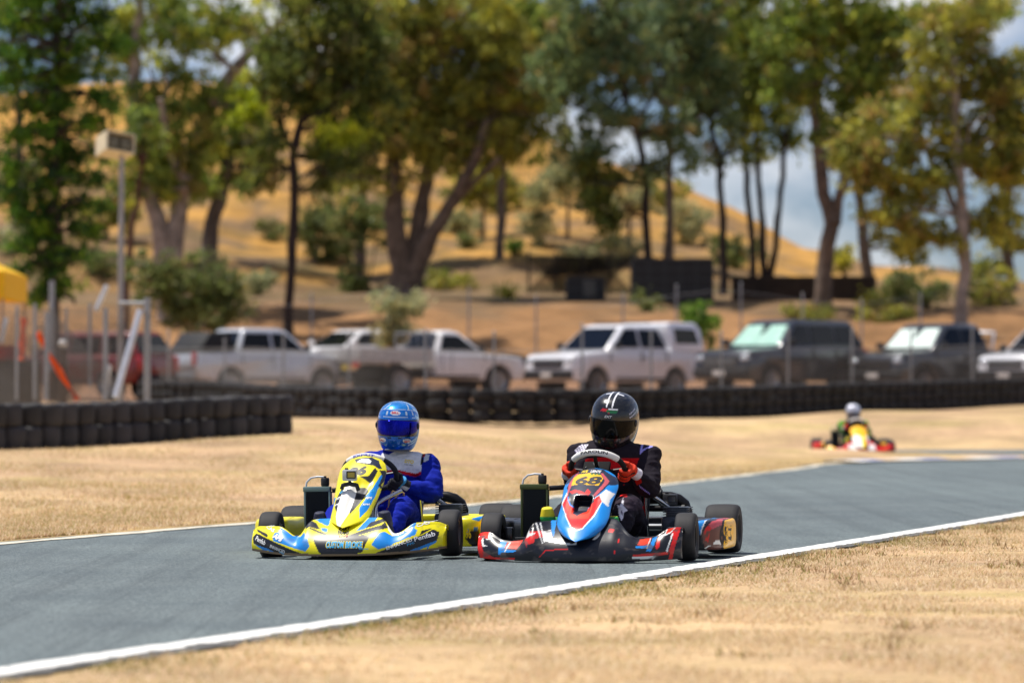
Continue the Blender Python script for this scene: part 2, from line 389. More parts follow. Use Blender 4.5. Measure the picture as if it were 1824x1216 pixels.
# darker weeds and seed heads scattered through it
n = 2200; yc = 12+17*rng.random(90); xc = near_x(yc)+.1+(np.maximum(.2, .14*yc-near_x(yc)))*rng.random(90)**1.6
k = rng.integers(0, 90, n); xx = xc[k]+rng.normal(0, .055, n); yy = yc[k]+rng.normal(0, .09, n); hgt = .015+.03*rng.random(n); az = rng.random(n)*2*PI
base = np.stack([xx, yy, 0*xx+.005], -1); sd = np.stack([np.cos(az), np.sin(az), 0*az], -1); top = base+np.stack([-np.sin(az)*hgt, np.cos(az)*hgt, hgt], -1)
okk = xx > near_x(yy)+.2
V = np.stack([base-sd*.004, base+sd*.004, top], 1)[okk]; pal = np.array([S(156, 126, 90), S(136, 112, 80), S(146, 138, 82)])
tag(quads('verge_weeds', V.reshape(-1, 3), pal[rng.integers(0, 3, okk.sum())], gmat, k=3), 'brown dried weeds scattered over the near verge', 'weeds', kind='stuff')

# straw on the infield beyond the track, thinning with distance
n = 230000; yy = 19.+(52-19.)*rng.random(n)**1.35; fx_ = np.interp(yy, [p[1] for p in FAR], [p[0] for p in FAR]); xx = fx_-.12-rng.random(n)**1.2*np.maximum(.3, fx_+.152*yy)
cl = np.array([mnoise.noise(Vector((a*.8, b*.5, 2.)))+.5*mnoise.noise(Vector((a*4, b*3, 5.))) for a, b in zip(xx, yy)]); keep = rng.random(n) < np.clip(.5+cl*1.2, .05, 1); xx, yy, cl = xx[keep], yy[keep], cl[keep]; n = len(xx)
hgt = .012+.028*rng.random(n); az = rng.random(n)*2*PI; wd = .003+.003*rng.random(n); z0 = height(xx, yy)
base = np.stack([xx, yy, z0], -1); sd = np.stack([np.cos(az), np.sin(az), 0*az], -1); top = base+np.stack([-np.sin(az)*hgt, np.cos(az)*hgt, hgt], -1)
pal = np.array([S(222, 198, 158), S(210, 180, 142), S(230, 210, 176), S(190, 159, 128), S(160, 148, 84)]); pr = rng.random(n)+np.clip(cl, -.3, .3)*.5; ci = np.clip((pr*4.6).astype(int), 0, 4)
tag(quads('infield_grass', np.stack([base-sd*wd[:, None], base+sd*wd[:, None], top], 1).reshape(-1, 3), pal[ci], gmat, k=3), 'dry straw coloured grass on the infield beyond the track', 'grass', kind='stuff')
# livery outlines and one painted duct mouth, kart-local front elevation (x, z) in mm
Y_NOSE=[('K',[(-208,217),(-180,207),(-137,171),(-153,171),(-204,185),(-224,170),(-232,191)]),
 ('B',[(-187,223),(-108,232),(-98,193),(-108,188),(-158,207)]),
 ('B',[(-138,178),(-96,174),(-93,155),(-120,160)]),
 ('K',[(-203,182),(-50,132),(-59,122),(-74,126),(-200,174)]),
 ('K',[(20,132),(128,171),(205,190),(217,209),(233,185),(244,173),(176,161),(65,130),(27,123)]),
 ('B',[(116,233),(163,233),(156,214),(122,176),(104,166),(71,161)]),
 ('K',[(118,175),(133,204),(206,225),(217,209),(146,180)]),
 ('K',[(-162,116),(-143,133),(-85,129),(-14,126),(70,133),(117,140),(154,130),(122,47),(84,37),(-95,33),(-121,45)]),
 ('B',[(-365,179),(-333,165),(-293,137),(-246,131),(-227,153),(-203,139),(-178,78),(-202,53),(-272,71),(-278,75),(-398,110),(-407,129),(-398,153),(-374,157)]),
 ('K',[(-539,129),(-518,149),(-496,145),(-270,57),(-191,32),(-357,30),(-529,95)]),
 ('K',[(-526,175),(-443,147),(-439,128),(-512,159)]),
 ('B',[(-529,93),(-436,68),(-351,30),(-420,30),(-427,56),(-467,59),(-482,68)]),
 ('B',[(170,86),(204,148),(232,154),(275,129),(311,137),(346,163),(381,203),(397,203),(392,170),(407,159),(401,135),(341,112),(289,92),(277,78),(208,60)]),
 ('K',[(194,42),(280,73),(423,129),(430,156),(478,168),(522,146),(512,103),(472,83),(357,40)]),
 ('Y',[(425,132),(488,170),(488,163),(428,128)]),
 ('B',[(347,40),(426,70),(512,103),(506,90),(473,72),(456,40),(451,40),(464,69),(430,57),(426,38)]),
 ('W',[(232,197),(251,167),(317,151),(299,134),(272,131),(246,162)])]
Y_PANEL=[('B',[(-125,334),(-109,339),(-115,268),(-121,230),(-129,230),(-130,268)]),
 ('B',[(51,283),(63,345),(89,378),(125,484),(144,450),(118,383),(114,345),(95,269),(70,227)]),
 ('Y',[(42,297),(59,345),(71,335),(52,288),(16,250),(12,254)]),
 ('K',[(-81,392),(-70,387),(-78,296),(-75,259),(-96,287),(-104,315),(-95,353)]),
 ('K',[(-1,392),(61,387),(72,368),(54,326),(6,250),(-2,259),(6,335)]),
 ('K',[(7,452),(57,455),(80,498),(98,479),(76,407),(43,433)]),
 ('K',[(105,484),(131,481),(146,445),(126,400),(154,371),(142,369),(116,397),(124,450)]),
 ('W',[(-63,396),(-7,406),(4,392),(6,335),(-1,254),(-19,179),(-35,184),(-69,240),(-78,296),(-73,363)]),
 ('N',[(-51,546),(-7,554),(43,556),(84,537),(114,493),(97,493),(72,510),(-36,529)]),
 ('W',[(-35,532),(-10,549),(30,549),(50,535),(46,522),(10,526)])]
R_NOSE=[('R',[(-307,123),(-279,171),(-206,177),(-198,144),(-244,134),(-242,115),(-288,100),(-281,86)]),
 ('W',[(-283,180),(-276,164),(-236,163),(-297,136)]),
 ('W',[(-208,172),(-165,180),(-146,136),(-115,131),(-104,120),(-29,107),(-11,121),(-10,104),(-34,100),(-195,121)]),
 ('W',[(-252,218),(-243,218),(-194,107),(-199,107)]),
 ('W',[(-232,219),(-225,219),(-185,116),(-191,116)]),
 ('B',[(-180,229),(-150,229),(-141,140),(-162,173)]),
 ('W',[(70,128),(110,175),(110,152),(88,128)]),
 ('R',[(148,184),(183,184),(178,163),(150,168)]),
 ('R',[(210,133),(219,133),(218,114),(211,114)]),
 ('R',[(195,72),(203,72),(202,54),(193,56)]),
 ('R',[(-214,36),(-181,74),(-106,81),(-8,78),(-7,76),(-105,76),(-177,69),(-208,36)]),
 ('R',[(-609,157),(-587,164),(-518,165),(-513,125),(-559,134),(-567,114),(-547,62),(-482,31),(-354,32),(-357,20),(-494,19),(-566,17)]),
 ('O',[(-572,160),(-530,160),(-526,134),(-557,141)]),
 ('W',[(-527,162),(-513,163),(-508,124),(-534,125),(-555,136),(-546,96),(-515,92),(-554,86),(-565,119),(-562,133),(-523,128)]),
 ('B',[(-456,85),(-448,118),(-412,112),(-420,77),(-342,70),(-366,60),(-435,57),(-440,43),(-455,47)]),
 ('O',[(-418,82),(-407,113),(-318,125),(-322,111),(-346,77)]),
 ('W',[(-418,63),(-395,113),(-388,111),(-411,61)]),
 ('W',[(-470,19),(-357,20),(-357,3),(-467,-3)]),
 ('R',[(-561,34),(-494,26),(-470,-4),(-551,-12)]),
 ('B',[(-598,21),(-571,14),(-561,-7),(-585,-8)]),
 ('W',[(446,148),(460,192),(505,194),(483,163),(457,149)]),
 ('O',[(453,156),(467,190),(498,189),(481,168),(458,156)]),
 ('R',[(505,194),(530,193),(519,137),(493,22),(474,23),(484,58),(475,63),(496,133),(482,156)]),
 ('W',[(486,161),(495,158),(478,91),(471,58),(462,68),(480,124)]),
 ('B',[(305,95),(383,98),(385,135),(410,144),(400,98),(385,65),(363,68),(367,84),(310,83)]),
 ('O',[(313,99),(324,129),(382,138),(374,98)]),
 ('W',[(362,82),(376,135),(380,135),(368,82)]),
 ('R',[(295,50),(475,62),(476,51),(408,39),(295,38)]),
 ('W',[(292,38),(416,42),(399,25),(292,27)]),
 ('R',[(407,93),(419,144),(432,139),(431,92),(415,74)])]
R_PANEL=[('W',[(-135,313),(-116,373),(-101,331),(-84,308),(-34,288),(13,290),(40,332),(50,350),(82,373),(97,337),(70,250),(26,187),(-7,177),(-43,194),(-85,244),(-109,281)]),
 ('R',[(-130,313),(-111,367),(-101,331),(-84,308),(-34,288),(13,290),(40,332),(51,346),(79,368),(93,337),(62,255),(22,192),(-8,184),(-39,200),(-79,244),(-104,281)]),
 ('O',[(-108,308),(-101,331),(-57,281),(31,281),(48,323),(42,241),(-59,240)]),
 ('N',[(-58,304),(12,295),(13,277),(-24,254),(-53,267)]),
 ('W',[(71,360),(97,392),(144,367),(127,337),(127,300),(103,318),(82,341)]),
 ('W',[(-154,280),(-119,377),(-112,368),(-132,322),(-149,283)]),
 ('N',[(-144,419),(-127,471),(-95,494),(-25,509),(53,495),(135,448),(159,406),(105,415),(76,378),(46,348),(-103,354),(-117,386)]),
 ('P',[(-122,419),(-96,473),(-80,478),(-105,387),(-105,354),(-114,368)]),
 ('P',[(47,476),(58,478),(104,434),(95,415),(49,353),(37,362),(74,420),(79,439)]),
 ('A',[(-103,412),(-102,452),(-78,471),(-17,479),(50,469),(69,448),(52,413),(-49,420)]),
 ('R',[(-105,380),(-74,391),(-38,385),(-11,375),(-2,396),(22,378),(12,362),(-33,366),(-56,377),(-82,368)]),
 ('B',[(-146,361),(-147,405),(-122,428),(-132,386)]),
 ('B',[(105,404),(153,418),(175,381),(132,371)]),
 ('K',[(-100,343),(-98,354),(-26,360),(37,354),(49,332),(26,297),(-25,288),(-75,311)])]  # black fill paints the dark of the duct opening into its recess
R_POD=[('D',[(574,140),(609,185),(677,214),(681,123),(671,50),(594,52)]),
 ('R',[(594,162),(609,185),(627,185),(629,163),(591,145)]),
 ('R',[(597,123),(617,131),(614,94),(594,103)]),
 ('W',[(640,95),(677,105),(671,76),(640,80)]),
 ('W',[(591,60),(620,78),(623,72),(597,55)]),
 ('N',[(597,214),(643,225),(609,194),(591,168),(577,151)]),
 ('P',[(631,208),(677,217),(677,186),(631,163),(614,191)]),
 ('R',[(634,228),(694,242),(709,231),(649,210)]),
 ('A',[(686,210),(729,229),(733,59),(683,51)]),
 ('B',[(537,207),(597,216),(571,150),(537,154)]),
 ('W',[(593,212),(600,214),(576,150),(570,151)])]
Y_POD=[('B',[(551,94),(574,142),(630,155),(630,145),(579,127)]),
 ('K',[(558,92),(582,132),(635,147),(635,50),(594,45)]),
 ('B',[(589,202),(656,220),(635,185)])]
# ================================================================== karts
PAL = {'Y': S(240,226,4), 'B': S(20,138,222), 'K': S(19,20,29), 'W': S(240,238,232), 'N': S(28,36,58), 'R': S(222,26,22), 'O': S(238,62,24),
       'P': S(196,84,92), 'A': S(250,188,10), 'D': S(104,62,54), 'G': S(40,130,50), 'L': S(128,104,78), 'V': S(120,200,40)}
def paint(me, base, layers, front=None, x=None, z=None):
    c = coords(me); x = c[:, 0]*1000 if x is None else x; z = c[:, 2]*1000 if z is None else z
    col = np.tile(np.array(base), (len(c), 1)) if np.ndim(base) == 1 else np.array(base)
    sel = np.ones(len(c), bool) if front is None else front(c)
    for k, poly in layers:
        col[inpoly(x, z, poly) & sel] = PAL[k] if isinstance(k, str) else k
    return col
def gauss(a, s):
    k = np.exp(-.5*(np.arange(-3*s, 3*s+1)/s)**2); k /= k.sum()
    return np.convolve(np.pad(a, 3*int(s), mode='edge'), k, 'valid')
FONT_MESH = {}
def text_mesh(txt, bold, shear):
    key = (txt, bold, shear)
    if key not in FONT_MESH:
        cu = bpy.data.curves.new('lettering', 'FONT'); cu.body = txt; cu.size = 1; cu.offset = bold; cu.shear = shear; cu.align_x = 'CENTER'; cu.align_y = 'CENTER'; cu.resolution_u = 3
        o = bpy.data.objects.new('lettering', cu); COL.objects.link(o)
        dg = bpy.context.evaluated_depsgraph_get(); me = bpy.data.meshes.new_from_object(o.evaluated_get(dg))
        bm = bmesh.new(); bm.from_mesh(me)
        bmesh.ops.triangulate(bm, faces=bm.faces[:])
        for _ in range(2):
            bmesh.ops.subdivide_edges(bm, edges=[e for e in bm.edges if e.calc_length() > .35], cuts=1); bmesh.ops.triangulate(bm, faces=bm.faces[:])
        bm.verts.index_update()
        FONT_MESH[key] = (np.array([v.co[:2] for v in bm.verts]), [tuple(v.index for v in f.verts) for f in bm.faces]); bm.free()
        bpy.data.objects.remove(o); bpy.data.curves.remove(cu); bpy.data.meshes.remove(me)
    return FONT_MESH[key]
def lettering(host, items, name='lettering'):
    """items: (text, x, z, height, width or None, turn, material index, extra lift); wraps the letters onto the host surface along +y"""
    bvh = BVHTree.FromPolygons([v.co for v in host.data.vertices], [p.vertices for p in host.data.polygons])
    for it in items:
        b = MB()
        txt, x, z, h, wd, rot, mi = it[:7]; lift = it[7] if len(it) > 7 else .0022; bold = it[8] if len(it) > 8 else .02; az = R(it[9]) if len(it) > 9 else 0
        P, Fs = text_mesh(txt, bold, it[10] if len(it) > 10 else 0.)
        sz = np.ptp(P, axis=0); P = P-(P.max(0)+P.min(0))/2; sy = h/sz[1]; sx = (wd/sz[0]) if wd else sy
        cr, sr = math.cos(R(rot)), math.sin(R(rot)); vs = []
        d = Vector((-math.sin(az), math.cos(az), 0)); e = Vector((math.cos(az), math.sin(az), 0))
        for p in P:
            u, v = p[0]*sx, p[1]*sy; a, c = x+u*cr-v*sr, z+u*sr+v*cr
            o = e*a-d*2+Vector((0, 0, c)); hit = bvh.ray_cast(o, d)
            q = hit[0] if hit[0] is not None else Vector((a, .1, c))
            vs.append(tuple(q-d*lift))
        b.add(vs, Fs, mi); o = b.build(name, letter_mats(), host, smooth=False)
def letter_mats():
    return [mat('letter white', S(238,238,236), .45), mat('letter black', S(16,16,22), .5), mat('letter cyan', S(40,170,226), .45), mat('letter yellow', S(244,214,16), .45),
                       mat('letter red', S(206,26,34), .45), mat('letter blue', S(60,70,190), .5), mat('letter green', S(30,120,60), .5), mat('letter lilac', S(150,140,220), .6)]
plastic = mat('gloss decal plastic', rough=.36, attr='col', vary=.05, scale=14, coat=.12)
black_plastic = mat('black plastic', S(26,26,28), rough=.45, vary=.2, scale=20)
rubber = mat('slick rubber', S(34,33,35), rough=.74, vary=.22, scale=14, bump=.1)
chrome = mat('chromed tube', S(190,192,196), rough=.22, metal=1., vary=.05)
steel = mat('dull steel', S(120,122,126), rough=.4, metal=.8, vary=.2)
black_paint = mat('black painted metal', S(20,20,22), rough=.35, vary=.2, coat=.3)

def solid(o, t, off=1.):
    n_ = np.empty(len(o.data.polygons)*3, np.float32); o.data.polygons.foreach_get('normal', n_)
    m = o.modifiers.new('thickness', 'SOLIDIFY'); m.thickness = t; m.offset = -off if n_.reshape(-1, 3)[:, 1].mean() < 0 else off; return o
def nose_fairing(root, top, zb, base, layers, lip=None, dirt=0., zend=0.):
    xs_, zs_ = np.array([p[0] for p in top])/1000., np.array([p[1] for p in top])/1000.
    xl, xr = xs_[0], xs_[-1]; xf = np.arange(xl, xr+.001, .004)
    zt = gauss(np.interp(xf, xs_, zs_), 3)
    bf = -.385+.175*(np.abs(xf)/.56)**2.2
    hump = np.exp(-((np.abs(xf)/.23)**6)); rec = .06+.16*hump
    plan = []
    for k in range(8, 0, -1): plan.append((xl-.004+.02*(k/8)**2, bf[0]+.02*k, zt[0]-.002*k, .03))
    for a in zip(xf, bf, zt, rec): plan.append(a)
    for k in range(1, 9): plan.append((xr+.004-.02*(k/8)**2, bf[-1]+.02*k, zt[-1]-.002*k, .03))
    nv = 48; vs = []
    for x, b, z1, rc in plan:
        for k in range(nv):
            v = k/(nv-1)
            bulge = -.018*math.sin(PI*min(1, v*1.15))
            z0 = zb+zend*(abs(x)/.56)**3; vs.append((x, b+rc*v**1.7+bulge, z0+(z1-z0)*(1-(1-v)**1.12)))
        vs += [(x, b+rc+.012, z1-.001), (x, b+rc+.03, z1-.008), (x, b+rc+.045, z1-.03)]
    m = nv+3; b = MB(); n = len(plan)
    b.add(vs, [(i*m+k, (i+1)*m+k, (i+1)*m+k+1, i*m+k+1) for i in range(n-1) for k in range(m-1)])
    o = b.build('nose_fairing', plastic, root, smooth=60); c = coords(o.data); col = paint(o.data, PAL[base], layers)
    if lip is not None: col[c[:, 2] < lip+zend*(np.abs(c[:, 0])/.56)**3] = PAL['L']
    if dirt:
        q = np.array([mnoise.fractal(Vector((p[0]*16, p[1]*9, p[2]*30)), 1., 2., 5) for p in c]); s_ = np.clip((q-.30)*3, 0, .8)*dirt
        col = col*(1-s_[:, None])+np.array(S(88,80,76))*s_[:, None]
    setcol(o.data, col); solid(o, .004)
    return o
def number_panel(root, prof, bz, base, layers, dent=None):
    zs = np.array([p[0] for p in prof]); ws = np.array([p[1] for p in prof]); t = np.linspace(0, PI, 150)
    zz = zs[0]+(zs[-1]-zs[0])*(1-np.cos(t))/2; ww = np.maximum(np.interp(zz, zs, ws), .002); ww = np.concatenate([[.002], gauss(ww, 2)[1:-1], [.002]])
    bb = gauss(np.interp(zz, [p[0] for p in bz], [p[1] for p in bz]), 5); us = np.linspace(-1, 1, 96); vs = []
    for z, w_, b0 in zip(zz, ww, bb):
        for u in us:
            x = u*w_; d = dent(x, z) if dent else 0
            vs.append((x, b0+2.2*x*x+.05*abs(u)**5+d, z-.25*d))
    n = len(us); b = MB(); b.add(vs, [(i*n+k, i*n+k+1, (i+1)*n+k+1, (i+1)*n+k) for i in range(len(zz)-1) for k in range(n-1)])
    o = b.build('number_panel', plastic, root, smooth=60); setcol(o.data, paint(o.data, PAL[base], layers)); solid(o, .0035, 1.)
    return o
def pillow(plan, z0, z1, rnd, n=220, rows=36):
    P = [Vector(p) for p in plan]; P.append(P[0]); d = [0]
    for a, b in zip(P[:-1], P[1:]): d.append(d[-1]+(b-a).length)
    t = np.linspace(0, d[-1], n, endpoint=False); px = np.interp(t, d, [p.x for p in P]); py = np.interp(t, d, [p.y for p in P])
    for a in (px, py):
        k = 5; a[:] = np.convolve(np.concatenate([a[-k:], a, a[:k]]), np.ones(2*k+1)/(2*k+1), 'valid')
    cx, cy = px.mean(), py.mean(); vs = []; rr = []
    for k in range(rows+1):
        a = PI*k/rows; ins = rnd*(1-abs(math.sin(a))**.55); z = (z0+z1)/2-(z1-z0)/2*(math.copysign(abs(math.cos(a))**.55, math.cos(a))); rr.append((ins, z))
    rr = [(.9, z0)]+rr+[(.35, z1+.002), (.65, z1+.003), (.97, z1+.003)]
    size = np.hypot(px-cx, py-cy)
    for ins, z in rr:
        s_ = np.clip(1-(ins if ins > rnd else ins/np.maximum(size, .05)), .02, 1) if ins <= rnd else np.full(n, 1-ins)
        for i in range(n): vs.append((cx+(px[i]-cx)*s_[i], cy+(py[i]-cy)*s_[i], z))
    m = len(rr); b = MB(); b.add(vs, [(k*n+i, k*n+(i+1) % n, (k+1)*n+(i+1) % n, (k+1)*n+i) for k in range(m-1) for i in range(n)])
    return b
PLAN_POD = [(.485,.33),(.52,.285),(.58,.28),(.645,.31),(.70,.42),(.715,.6),(.705,.78),(.66,.82),(.52,.82),(.48,.78),(.475,.5)]
def side_pod(root, sgn, base, layers):
    o = pillow([(sgn*x, y) for x, y in PLAN_POD][::sgn], .045, .212, .05).build('side_pod', plastic, root, smooth=70)
    c = coords(o.data); setcol(o.data, paint(o.data, PAL[base], layers, x=c[:, 0]*1000*sgn)); return o
def tyre_prof(r, w, rim):
    return [(rim, -w*.40), (rim+.012, -w*.49), (r*.80, -w*.52), (r*.91, -w*.50), (r*.965, -w*.44), (r*.99, -w*.34), (r, -w*.2), (r*1.002, 0), (r, w*.2), (r*.99, w*.34), (r*.965, w*.44), (r*.91, w*.50), (r*.80, w*.52), (rim+.012, w*.49), (rim, w*.40)]
def wheel(root, x, y, r, w, rimcol, turn=0.):
    M = Matrix.Translation((0,0,0)) @ Matrix.Rotation(R(90), 4, 'Y'); s = 1 if x > 0 else -1; rm = .066
    b = MB(); b.lathe([(rm, -w*.42), (rm+.004, -w*.43), (rm+.003, -w*.38), (rm-.004, -w*.34), (rm-.006, w*.34), (rm+.003, w*.38), (rm+.004, w*.43), (rm, w*.42)], M, 40)
    b.lathe([(.0, s*w*.12), (.02, s*w*.12), (.034, s*w*.14), (.055, s*w*.18), (rm-.002, s*w*.24)], M, 40)
    b.lathe([(.0, s*w*.36), (.014, s*w*.36), (.02, s*w*.32), (.024, s*w*.12)], M, 20)
    for k in range(3):
        a = 2*PI*k/3; b.lathe([(0, s*w*.22), (.006, s*w*.22), (.007, s*w*.12)], M @ Matrix.Translation((.036*math.cos(a), .036*math.sin(a), 0)), 8)
    o = b.build('wheel', rimcol, root); o.location = (x, y, r+.004); o.rotation_euler = (0, 0, R(turn))
    t = MB(); t.lathe(tyre_prof(r, w, rm+.002), M, 64); t.build('tyre', rubber, o)
    return o

class Kart: pass
def kart(name, label, X0, D0, th, spec):
    k = Kart(); root = thing(name, label, 'go-kart', (X0, D0, 0), -R(th), 'racing karts on the track'); k.root = root; root.rotation_euler.y = R(spec.get('tilt', 0))
    k.nose = nose_fairing(root, spec['top'], spec['zb'], spec['nose'][0], spec['nose'][1], spec.get('lip'), spec.get('dirt', 0), spec.get('zend', .012))
    k.panel = number_panel(root, spec['prof'], spec['bz'], spec['panel'][0], spec['panel'][1], spec.get('dent'))
    k.pods = [side_pod(root, s, spec['pod'][0], spec['pod'][1]) for s in (1, -1)]
    rc = spec.get('rim', steel)
    for s in (1, -1):
        wheel(root, s*(.535 if s > 0 else spec.get('fw', .535)), 0, .130, .110, rc, spec.get('steer', 0)); wheel(root, s*.595, 1.05, spec.get('rr', .139), .185, rc)
    fr = MB(); cf = spec.get('frame', black_paint)
    for s in (1, -1):
        fr.tube([(s*.22, -.28, .06), (s*.25, -.05, .055), (s*.33, .3, .05), (s*.36, .7, .05), (s*.33, 1.12, .06)], .015, 10)
        fr.tube([(s*.25, -.02, .06), (s*.42, .0, .10), (s*.48, .0, .13)], .014, 10)
        fr.tube([(s*.36, .25, .06), (s*.52, .3, .09), (s*.60, .5, .10), (s*.52, .78, .09), (s*.36, .85, .06)], .010, 8)
    fr.tube([(-.3, -.1, .05), (.3, -.1, .05)], .015, 10); fr.tube([(-.34, .45, .05), (.34, .45, .05)], .015, 10); fr.tube([(-.34, .95, .06), (.34, .95, .06)], .015, 10)
    fr.tube([(-.2, -.3, .10), (0, -.33, .10), (.2, -.3, .10)], .010, 8)
    fr.build('frame', cf, root)
    MB().box((0, .1, .04), (.5, .8, .004)).build('floor_tray', steel, root, smooth=False)
    ax = MB(); ax.tube([(-.58, 1.05, .15), (.58, 1.05, .15)], .02, 12); ax.lathe([(.03, -.01), (.095, -.01), (.095, .01), (.03, .01)], Matrix.Translation((-.22, 1.05, .15)) @ Matrix.Rotation(R(90), 4, 'Y'), 30)
    ax.build('rear_axle', steel, root)
    for s in (1, -1):
        sp = MB(); sp.tube([(s*.44, 0, .142), (s*.56, 0, .142)], .012, 10); sp.box((s*.45, 0, .14), (.05, .05, .09), bev=.01); sp.tube([(s*.43, .08, .12), (s*.05, .1, .13)], .006, 6)
        sp.build('front_spindle', black_paint, root)
    # steering
    wc = Vector(spec.get('wheel_c', (0, .355, .505))); k.wc = wc; tl = R(spec.get('wheel_tilt', 42)); k.R = .150
    n_ = Vector((0, math.cos(tl), math.sin(tl))); ey = Vector((0, -math.sin(tl), math.cos(tl))); ex = Vector((1, 0, 0)); k.n, k.ex, k.ey = n_, ex, ey
    def rim_pt(a): return wc+(ex*math.cos(a)+ey*math.sin(a))*k.R*(1-.10*max(0, -math.sin(a))**3)
    k.rim = rim_pt; roll = R(spec.get('roll', 0))
    g = MB(); ring = [R(i*6) for i in range(60)]; g.tube([rim_pt(a) for a in ring], .0155, 14, closed=True)
    mid = R(90)+roll
    g.tube([rim_pt(mid+R(x_)) for x_ in np.linspace(-spec.get('grip_arc', 54), spec.get('grip_arc', 54), 27)], .0185, 16, mi=1)
    sw = g.build('steering_wheel', [spec.get('rim_grip', black_plastic), mat('white leather grip', S(226,224,220), .6, vary=.04)], root)
    bs = MB(); bs.cm = 0
    for a in (0, 180, 90, 270):
        q = rim_pt(R(a)+roll); d = (q-wc); bs.tube([wc+d*.12-n_*.02, wc+d*.95], .011, 8, flat=.6)
    bs.lathe([(0, -.03), (.04, -.03), (.05, -.02), (.05, .01), (0, .012)], Matrix.Translation(wc) @ n_.to_track_quat('Z', 'Y').to_matrix().to_4x4(), 24)
    bs.build('steering_boss', black_plastic, sw)
    dsp = MB(); q = Matrix.Translation(wc+ey*.035-n_*.012)
    dsp.box(wc+ey*.035-n_*.02, (.15, .03, .085), rot=Euler((-tl, 0, 0)), bev=.008); dsp.lathe([(0, -.002), (.018, -.002), (.02, .004), (0, .006)], Matrix.Translation(wc+ey*.028-n_*.034) @ (-n_).to_track_quat('Z', 'Y').to_matrix().to_4x4(), 20, mi=1)
    for s_, zz_ in ((-.055, .06), (-.058, .02), (-.05, .04)): dsp.ell(wc+ex*s_+ey*zz_-n_*.037, (.005, .005, .005), nu=8, nv=6, mi=1)
    dsp.build('dash_display', [mat('matte black casing', S(14,14,15), .8, spec=.2), steel], sw)
    MB().tube([wc-n_*.03, wc*.5+Vector((0, .02, .14)), Vector((0, .0, .10))], .010, 10).build('steering_column', steel, root)
    for s in (1, -1): MB().tube([(s*.11, -.02, .08), (s*.12, .02, .2), (s*.08, .12, .31), (s*.04, .24, .40)], .010, 8).build('panel_support', spec.get('support', chrome), root)
    # radiator on the image-left flank
    rx = spec.get('rad_x', -.35); rz = spec.get('rad_top', .37)
    rd = MB()
    fins = 26
    rd.box((rx, .315, (rz+.08)/2), (.125, .03, rz-.08))
    ra = rd.build('radiator', mat('radiator core', S(24,25,28), .6, metal=.3, vary=.3, scale=60), root, smooth=False)
    fn = MB()
    for i in range(fins):
        fn.box((rx-.058+.116*i/(fins-1), .297, (rz+.08)/2), (.0014, .008, rz-.085))
    fn.build('cooling_fins', mat('radiator fin', S(58,62,66), .5, metal=.6), ra, smooth=False)
    tk = MB(); tk.box((rx-.003, .315, rz+.014), (.158, .05, .030), bev=.006); tk.box((rx-.072, .315, (rz+.1)/2), (.012, .045, rz-.1), bev=.003); tk.box((rx+.072, .315, (rz+.1)/2), (.012, .045, rz-.1), bev=.003)
    tk.build('tank', spec.get('tank', mat('green grey anodised tank', S(112,124,104), .35, metal=.5)), ra)
    cp = MB(); cp.lathe([(0, .05), (.02, .05), (.024, .045), (.024, .01), (.02, 0)], Matrix.Translation((rx+.042, .32, rz+.028)), 20); cp.lathe([(0, .06), (.008, .06), (.008, .05)], Matrix.Translation((rx+.042, .32, rz+.028)), 10)
    cp.build('filler_cap', black_plastic, ra)
    hs = MB(); hs.tube([(rx+.042-.0, .32, rz+.082), (rx, .32, rz+.085), (rx-.04, .32, rz+.078), (rx-.065, .32, rz+.055), (rx-.072, .32, rz+.02)], .0055, 10)
    hs.build('overflow_hose', mat('clear hose', S(206,208,214), .3), ra)
    hz_ = MB(); hz_.tube([(rx+.08, .33, rz+.005), (rx+.16, .36, rz+.01), (rx+.22, .45, rz-.02), (rx+.2, .7, .25)], .014, 10); hz_.build('coolant_hose', black_plastic, ra)
    # seat, tank, engine
    st = MB(); prof = [(.99, .46), (.955, .34), (.92, .22), (.88, .13), (.80, .075), (.66, .06), (.52, .085)]
    us = np.linspace(-1.15, 1.15, 21); pts = [prof[0]]
    def sf(u, i):
        b_, z_ = prof[i]; f = i/(len(prof)-1); up_ = Vector((0, -1+f*.9, f*1.0)).normalized(); rr = .155
        return Vector((.215*math.sin(u), b_, z_))+up_*rr*(1-math.cos(u))*(1.1 if 1 < i < 6 else .7)
    st.grid(sf, us, range(len(prof))); solid(st.build('seat', spec.get('seat', mat('grey fibreglass seat', S(70,72,76), .35, coat=.3)), root, smooth=80), .006)
    ft = pillow([(-.09, .10), (.09, .10), (.12, .16), (.12, .40), (-.12, .40), (-.12, .16)], .05, spec.get('fuel_top', .235), .03, 80, 16); ft.build('fuel_tank', spec.get('fuel', mat('translucent fuel tank', S(206,196,170), .4)), root, smooth=70)
    if spec.get('lines'):
        for x0 in (.13, .165): MB().tube([(x0, .24, .26), (x0+.005, .25, .33), (x0+.02, .27, .365), (x0+.04, .3, .35), (x0+.035, .33, .27)], .0055, 8).build('fuel_line', mat('tan fuel hose', S(204,160,100), .4), root)
        cc = MB(); [cc.lathe([(0, .03), (.012, .03), (.012, 0), (0, 0)], Matrix.Translation((x0, .24, .24)), 12) for x0 in (.13, .165)]; cc.build('fuel_fitting', mat('red anodised fitting', S(176,24,28), .35, metal=.3), root)
    en = MB(); en.box((.37, .82, .14), (.17, .2, .16), bev=.015); en.box((.37, .80, .24), (.12, .13, .07), bev=.01)
    for i in range(6): en.box((.37, .80, .205+.013*i), (.15, .16, .004))
    en.lathe([(0, .0), (.05, .0), (.055, -.02), (.055, -.07), (0, -.075)], Matrix.Translation((.37, .72, .15)) @ Matrix.Rotation(R(90), 4, 'X'), 20)
    en.build('engine', mat('grey engine alloy', S(82,88,96), .42, metal=.6, vary=.3, scale=30), root)
